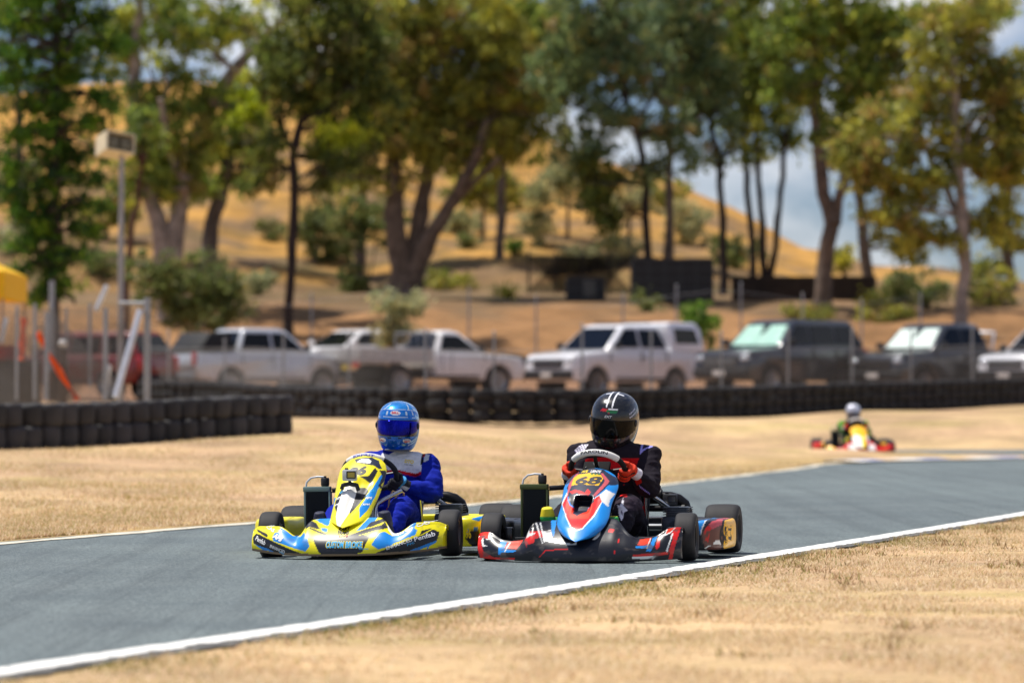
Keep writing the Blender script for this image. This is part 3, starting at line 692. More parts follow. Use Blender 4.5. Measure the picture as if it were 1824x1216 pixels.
    px_ = spec.get('pipe_dx', 0); eh = MB(); eh.tube([(.02, .93, .32), (.16, .93, .325), (.245, .93, .327)], [.040, .044, .042], 16); eh.lathe([(.040, .24), (.048, .242), (.048, .258), (.040, .26)], Matrix.Translation((0, .93, .327)) @ Matrix.Rotation(R(90), 4, 'Y'), 20)
    arc = [(.25, .93, .327), (.31, .93, .325), (.355, .93, .312), (.388, .94, .285), (.40, .95, .245), (.392, .97, .205), (.365, 1.0, .17), (.33, 1.02, .14)]
    eh.tube(arc, [.031]*8, 16); eo_ = eh.build('exhaust', mat('black exhaust can', S(28,27,28), .38, metal=.5, vary=.25), root); eo_.location.x = px_; eo_.location.z = -px_
    if spec.get('bar'): eb = MB(); eb.tube([(.05, .90, .262), (.395, .90, .262)], .019, 14); eb.lathe([(.0, .395), (.022, .395), (.022, .38)], Matrix.Translation((0, .90, .262)) @ Matrix.Rotation(R(90), 4, 'Y'), 16); eb.build('induction_pipe', black_plastic, root)
    for pts_ in ([(.205, .66, .345), (.20, .68, .30), (.215, .70, .07)], [(.20, .80, .35), (.27, .84, .30), (.40, .98, .19)], [(-.20, .80, .35), (-.27, .84, .30), (-.40, .98, .19)]):
        MB().tube([(x_+spec.get('pipe_dx', 0)*(x_ > 0), y_, z_) for x_, y_, z_ in pts_], .012, 10).build('seat_stay', chrome, root)
    if spec.get('lines'): MB().tube([(.095, .03, .18), (.097, .05, .27), (.102, .07, .295), (.125, .11, .315), (.21, .22, .365)], .0125, 12).build('column_hoop', chrome, root)
    rbm = pillow([(-.62, 1.24), (.62, 1.24), (.66, 1.27), (.60, 1.34), (-.60, 1.34), (-.66, 1.27)], .07, .20, .03, 200, 16).build('rear_bumper', plastic, root, smooth=70)
    setcol(rbm.data, np.tile(np.array(PAL[spec['pod'][0]]), (len(rbm.data.vertices), 1)))
    return k

# ------------------------------------------------------------------ drivers
def fuse(b, name, voxel, smooth_it, m, parent):
    me = b.mesh(name, m); o = bpy.data.objects.new(name, me); COL.objects.link(o)
    r_ = o.modifiers.new('r', 'REMESH'); r_.mode = 'VOXEL'; r_.voxel_size = voxel; r_.use_smooth_shade = True
    s_ = o.modifiers.new('s', 'SMOOTH'); s_.factor = .5; s_.iterations = smooth_it
    dg = bpy.context.evaluated_depsgraph_get(); nm = bpy.data.meshes.new_from_object(o.evaluated_get(dg))
    bpy.data.objects.remove(o); bpy.data.meshes.remove(me); nm.name = name
    if not nm.materials: nm.materials.append(m)
    nm.polygons.foreach_set('use_smooth', [True]*len(nm.polygons))
    o = bpy.data.objects.new(name, nm); COL.objects.link(o); o.parent = parent
    return o
def wrinkle(me, amp, sc, seed=0.):
    c = coords(me).astype(float); nr = np.empty(len(c)*3, np.float32); me.vertices.foreach_get('normal', nr); nr = nr.reshape(-1, 3)
    d = np.array([mnoise.fractal(Vector((p[0]*sc+seed, p[1]*sc, p[2]*sc*1.5)), 1., 2.1, 3)+.8*(abs(mnoise.noise(Vector((p[0]*sc*1.9+p[2]*sc*1.2, p[1]*sc*1.3, p[2]*sc*2.2+seed))))-.25)+.55*(.2-abs(mnoise.noise(Vector((p[0]*sc*2.2-p[1]*sc*2., p[1]*sc*1.2+p[2]*sc*3.6, p[2]*sc*1.4-seed))))) for p in c])
    c += nr*(d*amp)[:, None]; me.vertices.foreach_set('co', c.astype(np.float32).ravel()); me.update()
def bent(a, b, c, n=6):            # smooth limb path through a joint
    a, b, c = Vector(a), Vector(b), Vector(c); out = []
    for i in range(n+1): t = i/n; out.append(a.lerp(b, t))
    out2 = [b.lerp(c, i/n) for i in range(1, n+1)]
    P = out+out2
    for _ in range(2): P = [P[0]]+[(P[i-1]+P[i]*2+P[i+1])/4 for i in range(1, len(P)-1)]+[P[-1]]
    return P
def driver(label, k, X0, D0, th, sp):
    root = thing('person', label, 'person', (X0, D0, 0), -R(th), 'kart drivers'); root.rotation_euler.y = k.root.rotation_euler.y
    b = MB(); sh = sp['sh']; hz0 = sp['head']; wr = sp['wrist']
    ox = sp.get('ox', 0); b.ell((ox, .735, .43), (.175, .125, .17), nu=28, nv=18); b.ell((ox*.6, .745, .26), (.165, .13, .17), nu=28, nv=18); b.ell((ox*.2, .765, .155), (.17, .14, .10), nu=28, nv=14)
    b.tube([(ox-sh[0]+.01, sh[1], sh[2]-.005), (ox, .73, sh[2]+.0), (ox+sh[0]-.01, sh[1], sh[2]-.005)], [.074, .105, .074], 18)
    b.tube([(ox, .735, sh[2]+.0), (ox, .725, sh[2]+.06), (ox, .715, sh[2]+.13)], [.085, .062, .058], 16)
    for s in (1, -1):
        el = sp['elbow'] if s > 0 else sp['elbow2']; w_ = wr if s > 0 else sp['wrist2']
        P = bent((ox+s*sh[0], sh[1], sh[2]), el, w_); n = len(P)
        b.tube(P, np.interp(np.linspace(0, 1, n), [0, .15, .5, .8, 1], [.070, .070, .062, .052, .040]), 16); b.ell(P[0], (.072, .072, .072), nu=16, nv=10); b.ell(P[n//2], (.060, .060, .060), nu=16, nv=10)
        kn = sp['knee'] if s > 0 else sp['knee2']; an = sp['ankle'] if s > 0 else (lambda q: (-q[0], q[1], q[2]))(sp.get('ankle2', sp['ankle']))
        P = bent((s*.10, .74, .135), kn, an); n = len(P)
        b.tube(P, np.interp(np.linspace(0, 1, n), [0, .3, .5, .75, 1], [.092, .088, .074, .064, .048]), 18); b.ell(P[n//2], (.074, .074, .074), nu=16, nv=10)
    o = fuse(b, 'body', .0058, 8, sp['suit'], root); wrinkle(o.data, sp.get('wrinkle', .009), 7, sp.get('seed', 0.))
    c = coords(o.data); col = sp['paint'](o.data, c); setcol(o.data, col); k.body = o
    # boots
    for s in (1, -1):
        an = sp['ankle'] if s > 0 else sp.get('ankle2', sp['ankle']); f = MB(); f.tube([(s*an[0], an[1]+.03, an[2]+.05), (s*an[0], an[1]-.01, an[2]+.0), (s*an[0], an[1]-.02, an[2]-.035)], [.045, .047, .05], 14)
        f.tube([(s*an[0], an[1]+.01, an[2]-.04), (s*an[0]+s*.01, an[1]-.07, an[2]+.0), (s*an[0]+s*.02, an[1]-.12, an[2]+.08), (s*an[0]+s*.02, an[1]-.13, an[2]+.13)], [.045, .044, .042, .03], 14)
        bo = fuse(f, 'boot', .006, 3, sp['boot'], root)
        cb = coords(bo.data); setcol(bo.data, sp['boot_paint'](cb))
    # gloves gripping the rim
    for s, w_, ang in ((1, wr, sp['grip'][0]), (-1, sp['wrist2'], sp['grip'][1])):
        a = R(ang); P = k.rim(a); t = (k.rim(a+.05)-k.rim(a-.05)).normalized()*s; r_ = (P-k.wc).normalized(); n_ = k.n; g = MB(); W = Vector(w_)
        for i, (off, ln) in enumerate(((-.034, .92), (-.0115, 1.0), (.0115, 1.0), (.033, .88))):
            q = P+t*off; pts = []
            for ph in np.linspace(-10, 190*ln, 9): pts.append(q+(r_*math.cos(R(ph))-n_*math.sin(R(ph)))*(.027+.004*math.sin(R(ph))))
            g.tube(pts, [.0118, .0122, .0120, .0116, .0112, .011, .0106, .010, .008], 10)
            g.ell(pts[0], (.0125, .0125, .0125), nu=10, nv=6)
        pal = P+r_*.030+n_*.022
        g.ell(pal, (.022, .045, .040), nu=16, nv=10)
        g.tube([P+r_*.030+t*.03+n_*.01, P+r_*.030-t*.03+n_*.01], .020, 12)
        g.tube([pal+t*.02, pal*.6+W*.4, W+(W-pal).normalized()*.005], [.030, .033, .036], 14)
        th_ = [pal+t*.018, P+t*.052+n_*.026+r_*.01, P+t*.050+n_*.030-r_*.014, P+t*.038+n_*.024-r_*.026]; g.tube(th_, [.014, .0125, .0115, .009], 10)
        go = fuse(g, 'glove', .0036, 1, sp['glove'], root); cg = coords(go.data); dv = np.array([(Vector(p)-W).length for p in cg.tolist()])
        setcol(go.data, sp['glove_paint'](cg, dv, np.array(P), np.array(t), np.array(r_), np.array(n_)))
    # helmet
    h = MB(); zz = np.array([.142, .141, .136, .125, .105, .075, .035, -.01, -.05, -.085, -.115, -.14, -.152])
    wx = np.array([.003, .02, .045, .073, .097, .114, .123, .126, .123, .116, .106, .094, .080]); yf = np.array([.003, .022, .05, .083, .112, .131, .143, .149, .152, .152, .146, .130, .105]); yb = np.array([.003, .022, .05, .082, .113, .136, .148, .149, .141, .128, .114, .100, .086])
    tt = np.linspace(0, 1, len(zz)); tf = np.linspace(0, 1, 110); sm = lambda a: gauss(np.interp(tf, tt, a), 3)
    Zh, Wh, Fh, Bh = sm(zz), sm(wx), sm(yf), sm(yb); Wh[0] = Fh[0] = Bh[0] = .001; sx = sp.get('hs', 1.)
    def hp(a, i, off=0., p=2.25):
        ca, sa = math.cos(a), math.sin(a); x_ = math.copysign(abs(ca)**(2/p), ca)*Wh[i]; y_ = math.copysign(abs(sa)**(2/p), sa)*(Bh[i] if sa > 0 else Fh[i])
        q = Vector((x_, y_, Zh[i])); 
        if off: q += Vector((x_, y_, Zh[i]*.5)).normalized()*off
        return q*sx
    na = 240; h.grid(lambda a, i: hp(a, i), [2*PI*i/na for i in range(na)], range(110), wrap=True)
    ho = h.build('helmet', sp['helmet'], root, smooth=70); ho.location = hz0; ho.rotation_euler = sp['head_rot']
    cc = coords(ho.data)/sx; az = np.degrees(np.arctan2(cc[:, 0], -cc[:, 1])); setcol(ho.data, sp['helmet_paint'](cc, az)); k.helmet = ho
    v = MB(); va = np.linspace(-78, 78, 90); vb = np.linspace(0, 1, 24)
    def vf(a, s_):
        e = abs(a)/78; z1 = sp['visor'][0]-.012*e**2; z0 = sp['visor'][1]+.03*e**2.5; z_ = z0+(z1-z0)*s_; i = int(np.argmin(np.abs(Zh-z_)))
        f = min(max(i, 1), 108); aa = R(a-90)
        i0 = f if Zh[f] >= z_ else f-1; tq = (Zh[i0]-z_)/max(1e-6, Zh[i0]-Zh[i0+1]); return hp(aa, i0, .0035).lerp(hp(aa, i0+1, .0035), tq)
    v.grid(vf, va, vb); vo = v.build('visor', sp['visor_mat'], ho, smooth=70); solid(vo, .003)
    for s in (1, -1):
        hw = MB()
        q = hp(R(-12) if s > 0 else R(192), int(np.argmin(np.abs(Zh-.0))), .002); hw.ell(q, (.008, .02, .02), nu=16, nv=8)
        hw.build('visor_pivot', black_plastic, ho)
    return root, ho
# ------------------------------------------------------------------ yellow kart and its driver
def ellipse(cx, cz, a, b, n=24): return [(cx+a*math.cos(2*PI*i/n), cz+b*math.sin(2*PI*i/n)) for i in range(n)]
Y_TOP = [(-542,165),(-528,184),(-528,189),(-369,189),(-330,168),(-292,139),(-262,128),(-240,153),(-232,187),(-216,211),(-186,225),(-11,229),(187,229),(215,214),(249,172),(273,140),(312,146),(361,183),(385,200),(500,203),(530,196),(545,178)]
def white_dent(x, z):            # the scooped air channel down the middle
    c = -.012+.06*(z-.2)/.25; w_ = .012+.036*smoothstep(.19, .34, z); return .022*math.exp(-((x-c)/w_)**4)*float(smoothstep(.195, .30, z)*smoothstep(.47, .40, z))
yspec = dict(top=Y_TOP, zb=.026, lip=.040, zend=.032, nose=('Y', Y_NOSE), dirt=.35,
    prof=[(.178,.004),(.19,.055),(.206,.098),(.235,.112),(.29,.118),(.34,.128),(.42,.136),(.48,.137),(.515,.122),(.545,.088),(.558,.05),(.564,.004)],
    bz=[(.178,-.325),(.20,-.285),(.25,-.19),(.37,-.03),(.5,.12),(.564,.22)], panel=('Y', Y_PANEL), dent=white_dent,
    pod=('Y', Y_POD), wheel_c=(.0,.36,.462), wheel_tilt=48, roll=3, grip_arc=42, tilt=-1.0, fw=.488, rr=.133, rim_grip=mat('navy suede grip', S(22,26,44), .9), tank=mat('sage anodised tank', S(132,152,142), .35, metal=.45), lines=True, steer=4, pipe_dx=.012,
    fuel_top=.245, rim=mat('pewter rim', S(150,146,146), .38, metal=.8), rad_top=.365, rad_x=-.297, support=mat('polished alloy tube', S(214,214,216), .2, metal=.9), seat=mat('silver seat', S(120,122,126), .3, metal=.5))
KY = kart('go_kart', 'yellow and sky blue kart numbered 96 in the leading pair', -.864, 20.35, 11, yspec)
lettering(KY.nose, [
    ('CUSTOM', -.033, .089, .040, .105, 0, 3, .0018, .10), ('BROKE', .074, .087, .040, .098, -1, 3, .0018, .10),
    ('CUSTOM', -.033, .089, .036, .098, 0, 2, .0034, .04), ('BROKE', .074, .087, .036, .092, -1, 2, .0034, .04), ('RACING', .130, .064, .008, .05, 0, 2, .0022, .02),
    ('KART', .000, .171, .018, .062, 0, 1, .003, .05), ('TRANS', .000, .152, .017, .066, 0, 1, .003, .05), ('LIVE', .007, .135, .010, .05, 0, 4, .003, .03),
    ('Penfab', .449, .126, .026, .108, 16, 0, .0025, .02), ('ENHANCED', .319, .088, .019, .142, 19, 0, .0025, .02), ('PVC', .380, .088, .012, .04, 19, 2, .0025, .02), ('APS', .328, .160, .032, .068, 22, 0, .0025, .08, 0, .2), ('CAS', .432, .193, .018, .068, 16, 0, .0025, .03),
    ('Penfab', -.482, .112, .026, .072, -24, 0, .0025, .02), ('ENHANCED', -.372, .066, .018, .098, -20, 0, .0025, .02), ('PVC', -.345, .044, .010, .03, -18, 2, .0025, .02), ('APS', -.373, .130, .030, .066, -24, 0, .0025, .08, 0, .2), ('CAS', -.431, .177, .018, .06, -24, 0, .0025, .03)])
lettering(KY.panel, [('96', -.012, .482, .050, .100, 5, 1, .002, .055, 0, .15), ('APS', .084, .335, .013, .035, -4, 0, .002, .03), ('GAS', .097, .372, .013, .035, -6, 2, .002, .03), ('RPM', .082, .300, .010, .032, 0, 0, .002, .03), ('APS', -.088, .335, .013, .030, 22, 0, .002, .03), ('RPM', -.088, .300, .010, .028, 20, 0, .002, .03), ('GAS', -.078, .368, .012, .026, 24, 2, .002, .03)])
lettering(KY.pods[0], [('96', .578, .118, .055, .03, 0, 3, .002, .04)])
navy = mat('navy suit cloth', rough=.85, attr='col', vary=.12, scale=60, spec=.2, bump=.15)
BLUE = np.array(S(4,30,150)); suit_white = np.array(S(222,222,226))
def noise_tint(c, sc, a): return 1+a*np.array([mnoise.fractal(Vector((p*sc).tolist()), 1., 2., 3) for p in c])
def paint_blue(me, c):
    x, y, z = c.T; x = x-.062; col = np.tile(BLUE, (len(c), 1)); f = y < .74
    col[inpoly(x, z, [(-.075,.50),(-.06,.575),(-.02,.565),(.035,.595),(.118,.615),(.170,.585),(.178,.52),(.175,.47),(.14,.435),(.03,.462),(-.13,.455)]) & f] = suit_white
    col[inpoly(x, z, [(-.13,.455),(.03,.462),(.14,.435),(.175,.452),(.175,.468),(.14,.453),(.03,.480),(-.13,.475)]) & f] = S(200,20,34)
    col[inpoly(x, z, [(.165,.60),(.182,.59),(.185,.52),(.174,.50),(.168,.54)]) & f] = S(18,18,24)
    col[(z > .548) & (np.abs(x) > .175) & (np.abs(x) < .20)] = S(150,24,50)
    col[inpoly(x, z, [(.185,.57),(.215,.56),(.215,.53),(.19,.52)]) & f] = S(190,196,206)
    gx = np.abs(((x*1.0+z*.35)*22) % 1-.5) > .475; gz = np.abs((z*22+x*4) % 1-.5) > .475
    col[(gx | gz) & (z < .38)] *= 1.5
    return col
def gl_blue(c, dv, P, t, r_, n_):
    col = np.tile(np.array(S(16,18,34)), (len(c), 1)); col[dv < .035] = S(20,22,36); q = (c-P) @ t; rr = (c-P) @ r_
    col[(dv > .05) & (dv < .066)] = S(60,150,210); col[(np.abs(q) < .012) & (rr > .045)] = S(210,214,220); return col
def bh_paint(c, az):
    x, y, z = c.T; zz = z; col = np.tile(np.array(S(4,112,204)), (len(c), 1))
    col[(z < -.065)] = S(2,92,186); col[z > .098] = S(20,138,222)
    w_ = np.array(S(206,224,236)); lt = np.array(S(16,128,214))
    def arc(z0, k, wd, cc, m=True): s_ = np.abs(z-(z0-k*(az/90.)**2)) < wd; col[s_ & m] = cc
    fr = np.abs(az) < 118
    arc(.100, .020, .0014, w_, fr); arc(.055, .012, .0014, w_, fr); arc(.076, .016, .006, lt, (np.abs(az) > 12) & fr)
    for a0 in (-24, 30, 52): col[(np.abs(az-a0) < 2.6) & (z > .064) & (z < .088)] = w_
    for a0 in (-38, 40): col[(np.abs(az-a0-(z-.1)*300) < 2.5) & (z > .098) & (z < .128)] = w_
    col[(az > 62) & (az < 112) & (np.sin(z*150+az*.09) > .3) & (z > .02)] = S(150,196,226)
    col[(az > 35) & (az < 120) & (np.abs((z+.11)-(az-40)*.0007) < .004)] = w_; col[(az > 35) & (az < 120) & (np.abs((z+.095)-(az-40)*.0007) < .004)] = w_
    for cx, cz, a_, b_ in ((.0, .078, .031, .0135),): col[inpoly(x, z, ellipse(cx, cz, a_, b_)) & (y < 0)] = S(240,238,238)
    for cx in (.072, -.072): col[inpoly(x, z, ellipse(cx, -.085, .021, .0125)) & (y < 0)] = S(236,234,236)
    col[(np.abs(z+.056) < .004) & (np.abs(az) < 80)] = S(10,30,60); col[(z < .040) & (z > -.056) & (np.abs(az) < 76)] = S(10,16,40)
    for cx in (-.03, .035): col[inpoly(x, z, [(cx-.014,-.066),(cx+.014,-.066),(cx+.010,-.073),(cx-.010,-.073)]) & (y < 0)] = S(8,14,30)
    col[z < -.140] = S(16,18,24)
    return col
def metal_blue(name, base_attr): return mat(name, rough=.24, attr=base_attr, metal=.5, coat=.8, vary=.03)
bvis = mat('blue mirrored visor', S(8,16,150), rough=.12, metal=.85, coat=.1, vary=.6, scale=9, spec=.2)
dsp = dict(ox=.062, sh=(.205,.70,.500), head=(.090,.70,.736), head_rot=(R(4), R(3), R(4)), wrist=(.185,.475,.385), wrist2=(-.175,.47,.43), elbow=(.322,.585,.335), elbow2=(-.17,.58,.36), knee=(.205,.27,.285), knee2=(-.15,.25,.26), ankle=(.165,.03,.13),
    suit=navy, paint=paint_blue, boot=mat('boot leather', rough=.6, attr='col'), boot_paint=lambda c: np.tile(np.array(S(30,32,60)), (len(c), 1)), glove=mat('glove cloth', rough=.8, attr='col', vary=.15, scale=80), glove_paint=gl_blue, grip=(-32, 205),
    helmet=metal_blue('blue flake helmet paint', 'col'), helmet_paint=bh_paint, visor=(.036, -.054), visor_mat=bvis, hs=.965, seed=3., wrinkle=.013)
PB, HB = driver('driver in royal blue suit and white chest protector with a blue mirrored visor helmet', KY, -.864, 20.35, 11, dsp)
lettering(HB, [('BELL', .0, .078, .011, .042, 0, 4, .0012, .03), ('BELL', .072, -.085, .009, .028, 8, 4, .0012, .03), ('BELL', -.072, -.085, .009, .028, -8, 4, .0012, .03)])
lettering(KY.body, [('DTO', .165, .524, .020, .052, -8, 3, .003, .03), ('KARTING', .165, .505, .006, .05, -8, 1, .003, .01)])

# ------------------------------------------------------------------ red kart and its driver
R_TOP = [(-584,152),(-572,163),(-515,166),(-490,152),(-448,125),(-384,118),(-317,123),(-299,147),(-277,202),(-255,221),(-156,230),(129,240),(186,234),(225,190),(265,155),(300,137),(409,145),(455,182),(515,193),(536,188)]
def duct(x, z): return .06*float(smoothstep(.052, .030, abs(x+.012+.0*z))*smoothstep(.268, .295, z)*smoothstep(.362, .345, z))+.012*float(smoothstep(.11, .07, abs(x+.01))*smoothstep(.19, .25, z)*smoothstep(.37, .33, z))
rspec = dict(top=R_TOP, zb=.012, nose=('K', R_NOSE), dirt=.9,
    prof=[(.122,.004),(.134,.055),(.150,.088),(.175,.115),(.205,.134),(.24,.142),(.31,.138),(.36,.147),(.40,.152),(.435,.142),(.465,.118),(.488,.078),(.499,.04),(.504,.004)],
    bz=[(.122,-.445),(.14,-.42),(.2,-.36),(.3,-.20),(.4,-.04),(.504,.14)], panel=('B', R_PANEL), dent=duct,
    pod=('K', R_POD), wheel_c=(-.012,.355,.497), wheel_tilt=52, roll=0, tilt=-.35, rim_grip=mat('black suede grip', S(18,18,20), .9), tank=mat('olive anodised tank', S(88,96,52), .4, metal=.35), bar=True, steer=2,
    fuel_top=.25, fuel=mat('olive tank cover', S(128,130,48), .45), rim=mat('black rim', S(22,22,24), .3, metal=.4), rad_top=.385, rad_x=-.362, support=black_paint, seat=mat('black seat', S(30,30,32), .3, coat=.3))
KR = kart('go_kart', 'red blue and black kart numbered 68 with scraped nose in the leading pair', .425, 19.95, 11, rspec)
lettering(KR.panel, [('68', -.010, .440, .043, .145, 0, 1, .002, .04, 0, .12), ('AVE', -.045, .487, .013, .040, 4, 3, .003, .03, 0, .2), ('LIENTE', .018, .487, .013, .058, -3, 0, .003, .03, 0, .2), ('- - -', .02, .473, .006, .05, -3, 6, .003, .05)])
lettering(KR.pods[0], [('6', .678, .135, .115, .022, 0, 1, .002, .03), ('8', .699, .135, .115, .022, 0, 1, .002, .03)])
pb_ = MB(); pb_.lathe([(0, .006), (.004, .006), (.0045, .003), (.009, .003), (.010, 0)], Matrix.Translation((-.012, -.115, .272)) @ Matrix.Rotation(R(130), 4, 'X'), 16)
pb_.build('panel_bolt', steel, KR.panel)
LIL = np.array(S(150,146,220))
def kx(px, py): return (.154+(px-1110)*.0031, .293+(900-py)*.0031)
def bx(px, py): return (.027+(px-1095)*.0032, .598+(800-py)*.0032)
STAR = [kx(*q) for q in [(1110.8,883),(1113.4,898),(1121,906.7),(1115.4,910.6),(1116,918),(1113,924),(1106.6,913),(1105.6,904),(1100.6,896),(1107.2,898)]]
STAR_IN = [kx(*q) for q in [(1110.4,905),(1113,908),(1113.4,915),(1110,910)]]
def paint_black(me, c):
    x, y, z = c.T; col = np.tile(np.array(S(30,24,34)), (len(c), 1)); f = y < .75
    col[inpoly(x, z, [bx(*q) for q in [(1045,816),(1080,812),(1106,815),(1141,815),(1134,836),(1126,840),(1087,834),(1050,840)]]) & f & (y > .5)] = S(196,14,20)
    tri = [bx(*q) for q in [(1143,786),(1156,786),(1164,795),(1152,799),(1143,808)]]; tin = [bx(*q) for q in [(1146,790),(1153,790),(1157,794),(1150,797),(1146,800)]]
    col[inpoly(x, z, tri)] = LIL; col[inpoly(x, z, tin)] = S(40,34,60)
    l2 = [bx(*q) for q in [(1024,801),(1036,790),(1049,790),(1043,803),(1030,806)]]; col[inpoly(x, z, l2)] = S(226,222,232)
    st = ((x*60+z*40) % 1) < .3; col[inpoly(x, z, l2) & st] = S(70,60,110)
    col[inpoly(x, z, [(.085,.405),(.126,.405),(.155,.365),(.200,.318),(.235,.312),(.225,.288),(.18,.292),(.135,.338)]) & (y < .62) & (z < .42)] = S(206,20,16)
    col[inpoly(x, z, [(.15,.285),(.185,.285),(.20,.24),(.19,.19),(.165,.21)]) & (y > .5)] = S(214,30,16)
    k_ = (y < .45)
    col[k_ & (x > .04) & (z > .27) & (z < .345)] = S(52,42,54)
    col[inpoly(x, z, STAR) & k_] = S(228,226,238); col[inpoly(x, z, STAR_IN) & k_] = S(44,44,100)
    col[inpoly(x, z, [(.17,.470),(.21,.49),(.22,.42),(.19,.40)]) & (y < .48)] = S(190,26,16)
    return col
def gl_red(c, dv, P, t, r_, n_):
    col = np.tile(np.array(S(216,52,10)), (len(c), 1)); q = (c-P) @ t; rr = (c-P) @ r_; nn = (c-P) @ n_
    col[(np.abs(q-.010) < .006) & (nn < .0)] = S(34,16,14); col[(np.abs(q+.022) < .003) & (nn < .0)] = S(120,24,8)
    col[(dv < .050)] = S(226,222,232); col[(dv < .030)] = S(170,24,18); return col
def kh_paint(c, az):
    x, y, z = c.T; col = np.tile(np.array(S(11,12,18)), (len(c), 1))
    col[z < -.06] = S(26,24,28); 
    for a0, b0 in ((-.022, -.014), (.008, .016)): col[(x > a0) & (x < b0) & (z > .092) & (y < .05)] = S(232,232,236)
    for s in (1, -1): col[(np.abs(y+.012-s*0) < .007) & (s*x > .014) & (s*x < .048) & (z > .1)] = S(226,228,234)
    for s in (1, -1):
        col[inpoly(x*s, z, [(.050,.100),(.078,.088),(.084,.066),(.045,.072)]) & (y < 0)] = S(4,4,6)
        for dz in (0, .018): col[(np.abs(z-(.040+dz)-(s*az-52)*.0006) < .0032) & (s*az > 50) & (s*az < 78) & (s > 0)] = S(176,178,196)
    col[inpoly(x, z, [(-.052,.070),(-.040,.083),(-.004,.085),(-.006,.076),(-.036,.073)]) & (y < 0)] = S(196,30,36)
    col[inpoly(x, z, [(-.006,.088),(.044,.088),(.042,.081),(-.004,.080)]) & (y < 0)] = S(222,222,226)
    col[inpoly(x, z, [(-.016,.079),(.044,.080),(.040,.068),(.028,.064),(-.006,.064),(-.02,.072)]) & (y < 0)] = S(20,120,60)
    col[inpoly(x, z, [(-.008,.068),(.004,.068),(.003,.063),(-.007,.063)]) & (y < 0)] = S(170,24,30)
    col[(z < .034) & (z > -.066) & (np.abs(az) < 76)] = S(8,8,10)
    col[(az > 25) & (az < 78) & (np.abs(z+.088-(az-25)*.0009) < .007)] = S(96,88,86)
    col[z < -.138] = S(12,12,14)
    return col
dsp2 = dict(ox=.020, sh=(.200,.71,.562), head=(.022,.735,.772), head_rot=(R(14), R(6), R(-4)), wrist=(.196,.445,.462), wrist2=(-.200,.44,.462), elbow=(.246,.58,.368), elbow2=(-.17,.58,.37), knee=(.178,.26,.312), knee2=(-.16,.26,.27), ankle=(.125,.03,.115), ankle2=(.195,.02,.165),
    suit=mat('black suit cloth', rough=.85, attr='col', vary=.12, scale=60, spec=.2, bump=.15), paint=paint_black, boot=MATS['boot leather'],
    boot_paint=lambda c: np.where((c[:, 2] < .200)[:, None], np.array(S(224,224,214)), np.where((c[:, 2] < .245)[:, None], np.array(S(20,150,66)), np.array(S(226,206,20)))), glove=MATS['glove cloth'], glove_paint=gl_red, grip=(-13, 192),
    helmet=mat('black carbon helmet', rough=.26, attr='col', coat=.5, vary=.12, scale=120), helmet_paint=kh_paint, visor=(.030, -.066), visor_mat=mat('smoked visor', S(10,9,8), rough=.10, vary=.4, scale=9, spec=.14), hs=1.07, seed=11., wrinkle=.013)
PK, HK = driver('driver in black suit with red chest band, orange gloves and black helmet', KR, .425, 19.95, 11, dsp2)
lettering(HK, [('EXT', -.002, .050, .013, .044, 0, 0, .0012, .02, 0, .3), ('AVE', -.028, .0785, .008, .026, 8, 4, .0012, .03), ('LIENTE', .019, .0845, .006, .044, 0, 1, .0012, .01)])
sc_ = MB(); a_ = [Vector((.205+.0012*i, .0, .398-.0011*i+.007*math.sin(i*1.1))) for i in range(42)]
bv = BVHTree.FromPolygons([v.co for v in KR.body.data.vertices], [p.vertices for p in KR.body.data.polygons]); pts = []
for q in a_:
    ht = bv.ray_cast(Vector((q.x, -1, q.z)), Vector((0, 1, 0)))
    if ht[0] is not None and .3 < ht[0].y < .75: pts.append(ht[0]+Vector((0, -.002, 0)))
if len(pts) > 4: sc_.tube(pts, .0016, 6); sc_.build('sleeve_script', mat('letter lilac'), KR.body)

# ------------------------------------------------------------------ steering-wheel makers' lettering
def rim_text(k, txt, mi):
    P, Fs = text_mesh(txt, .02, 0.); P = P-(P.max(0)+P.min(0))/2; sx = (1.0 if k is KY else 1.25)/np.ptp(P, axis=0)[0]; sy = .016/np.ptp(P, axis=0)[1]; roll = R(3 if k is KY else 0); b = MB(); vs = []
    for p in P:
        a = R(90)+roll-p[0]*sx*.75; c = k.rim(a); rd = (c-k.wc).normalized(); d = (rd*math.cos(.35-p[1]*sy/.0185)-k.n*math.sin(.35-p[1]*sy/.0185)).normalized()
        vs.append(tuple(c+d*.0198))
    b.add(vs, Fs, mi); b.build('lettering', [MATS['letter white'], MATS['letter black'], MATS['letter cyan'], MATS['letter yellow'], MATS['letter red'], MATS['letter blue']], next(o for o in k.root.children if o.name.startswith('steering_wheel')), smooth=False)
rim_text(KY, 'EXPRIT', 5); rim_text(KR, 'PAROLIN', 1)

# ------------------------------------------------------------------ action cameras clamped on the karts
def kart_world(k, p): return k.root.matrix_basis @ Vector(p)
def action_camera(label, k, p, shell, mount, lens=False):
    o = thing('action_camera', label, 'camera', kart_world(k, p), k.root.rotation_euler.z)
    b = MB(); b.box((0, 0, 0), (.082, .034, .064), bev=.008); b.build('housing', shell, o)
    f = MB()
    for d, s in (((.012, -.019, .020), (.050, .006, .006)), ((.012, -.019, -.016), (.050, .006, .006)), ((-.012, -.019, .002), (.006, .006, .034)), ((.036, -.019, .002), (.006, .006, .034))): f.box(d, s, bev=.0015)
    f.box((-.018, -.002, .036), (.020, .014, .010), bev=.002); f.build('housing_trim', black_plastic, o)
    s_ = MB(); s_.box((.012, -.0165, .002), (.044, .003, .032)); s_.build('window', lens, o, smooth=False)
    m = MB(); m.tube([(.0, .0, -.030), (.0, .005, -.05)], .009, 10); m.box((0, .005, -.046), (.07, .03, .010), bev=.003); m.build('clamp_mount', black_plastic, o); return o
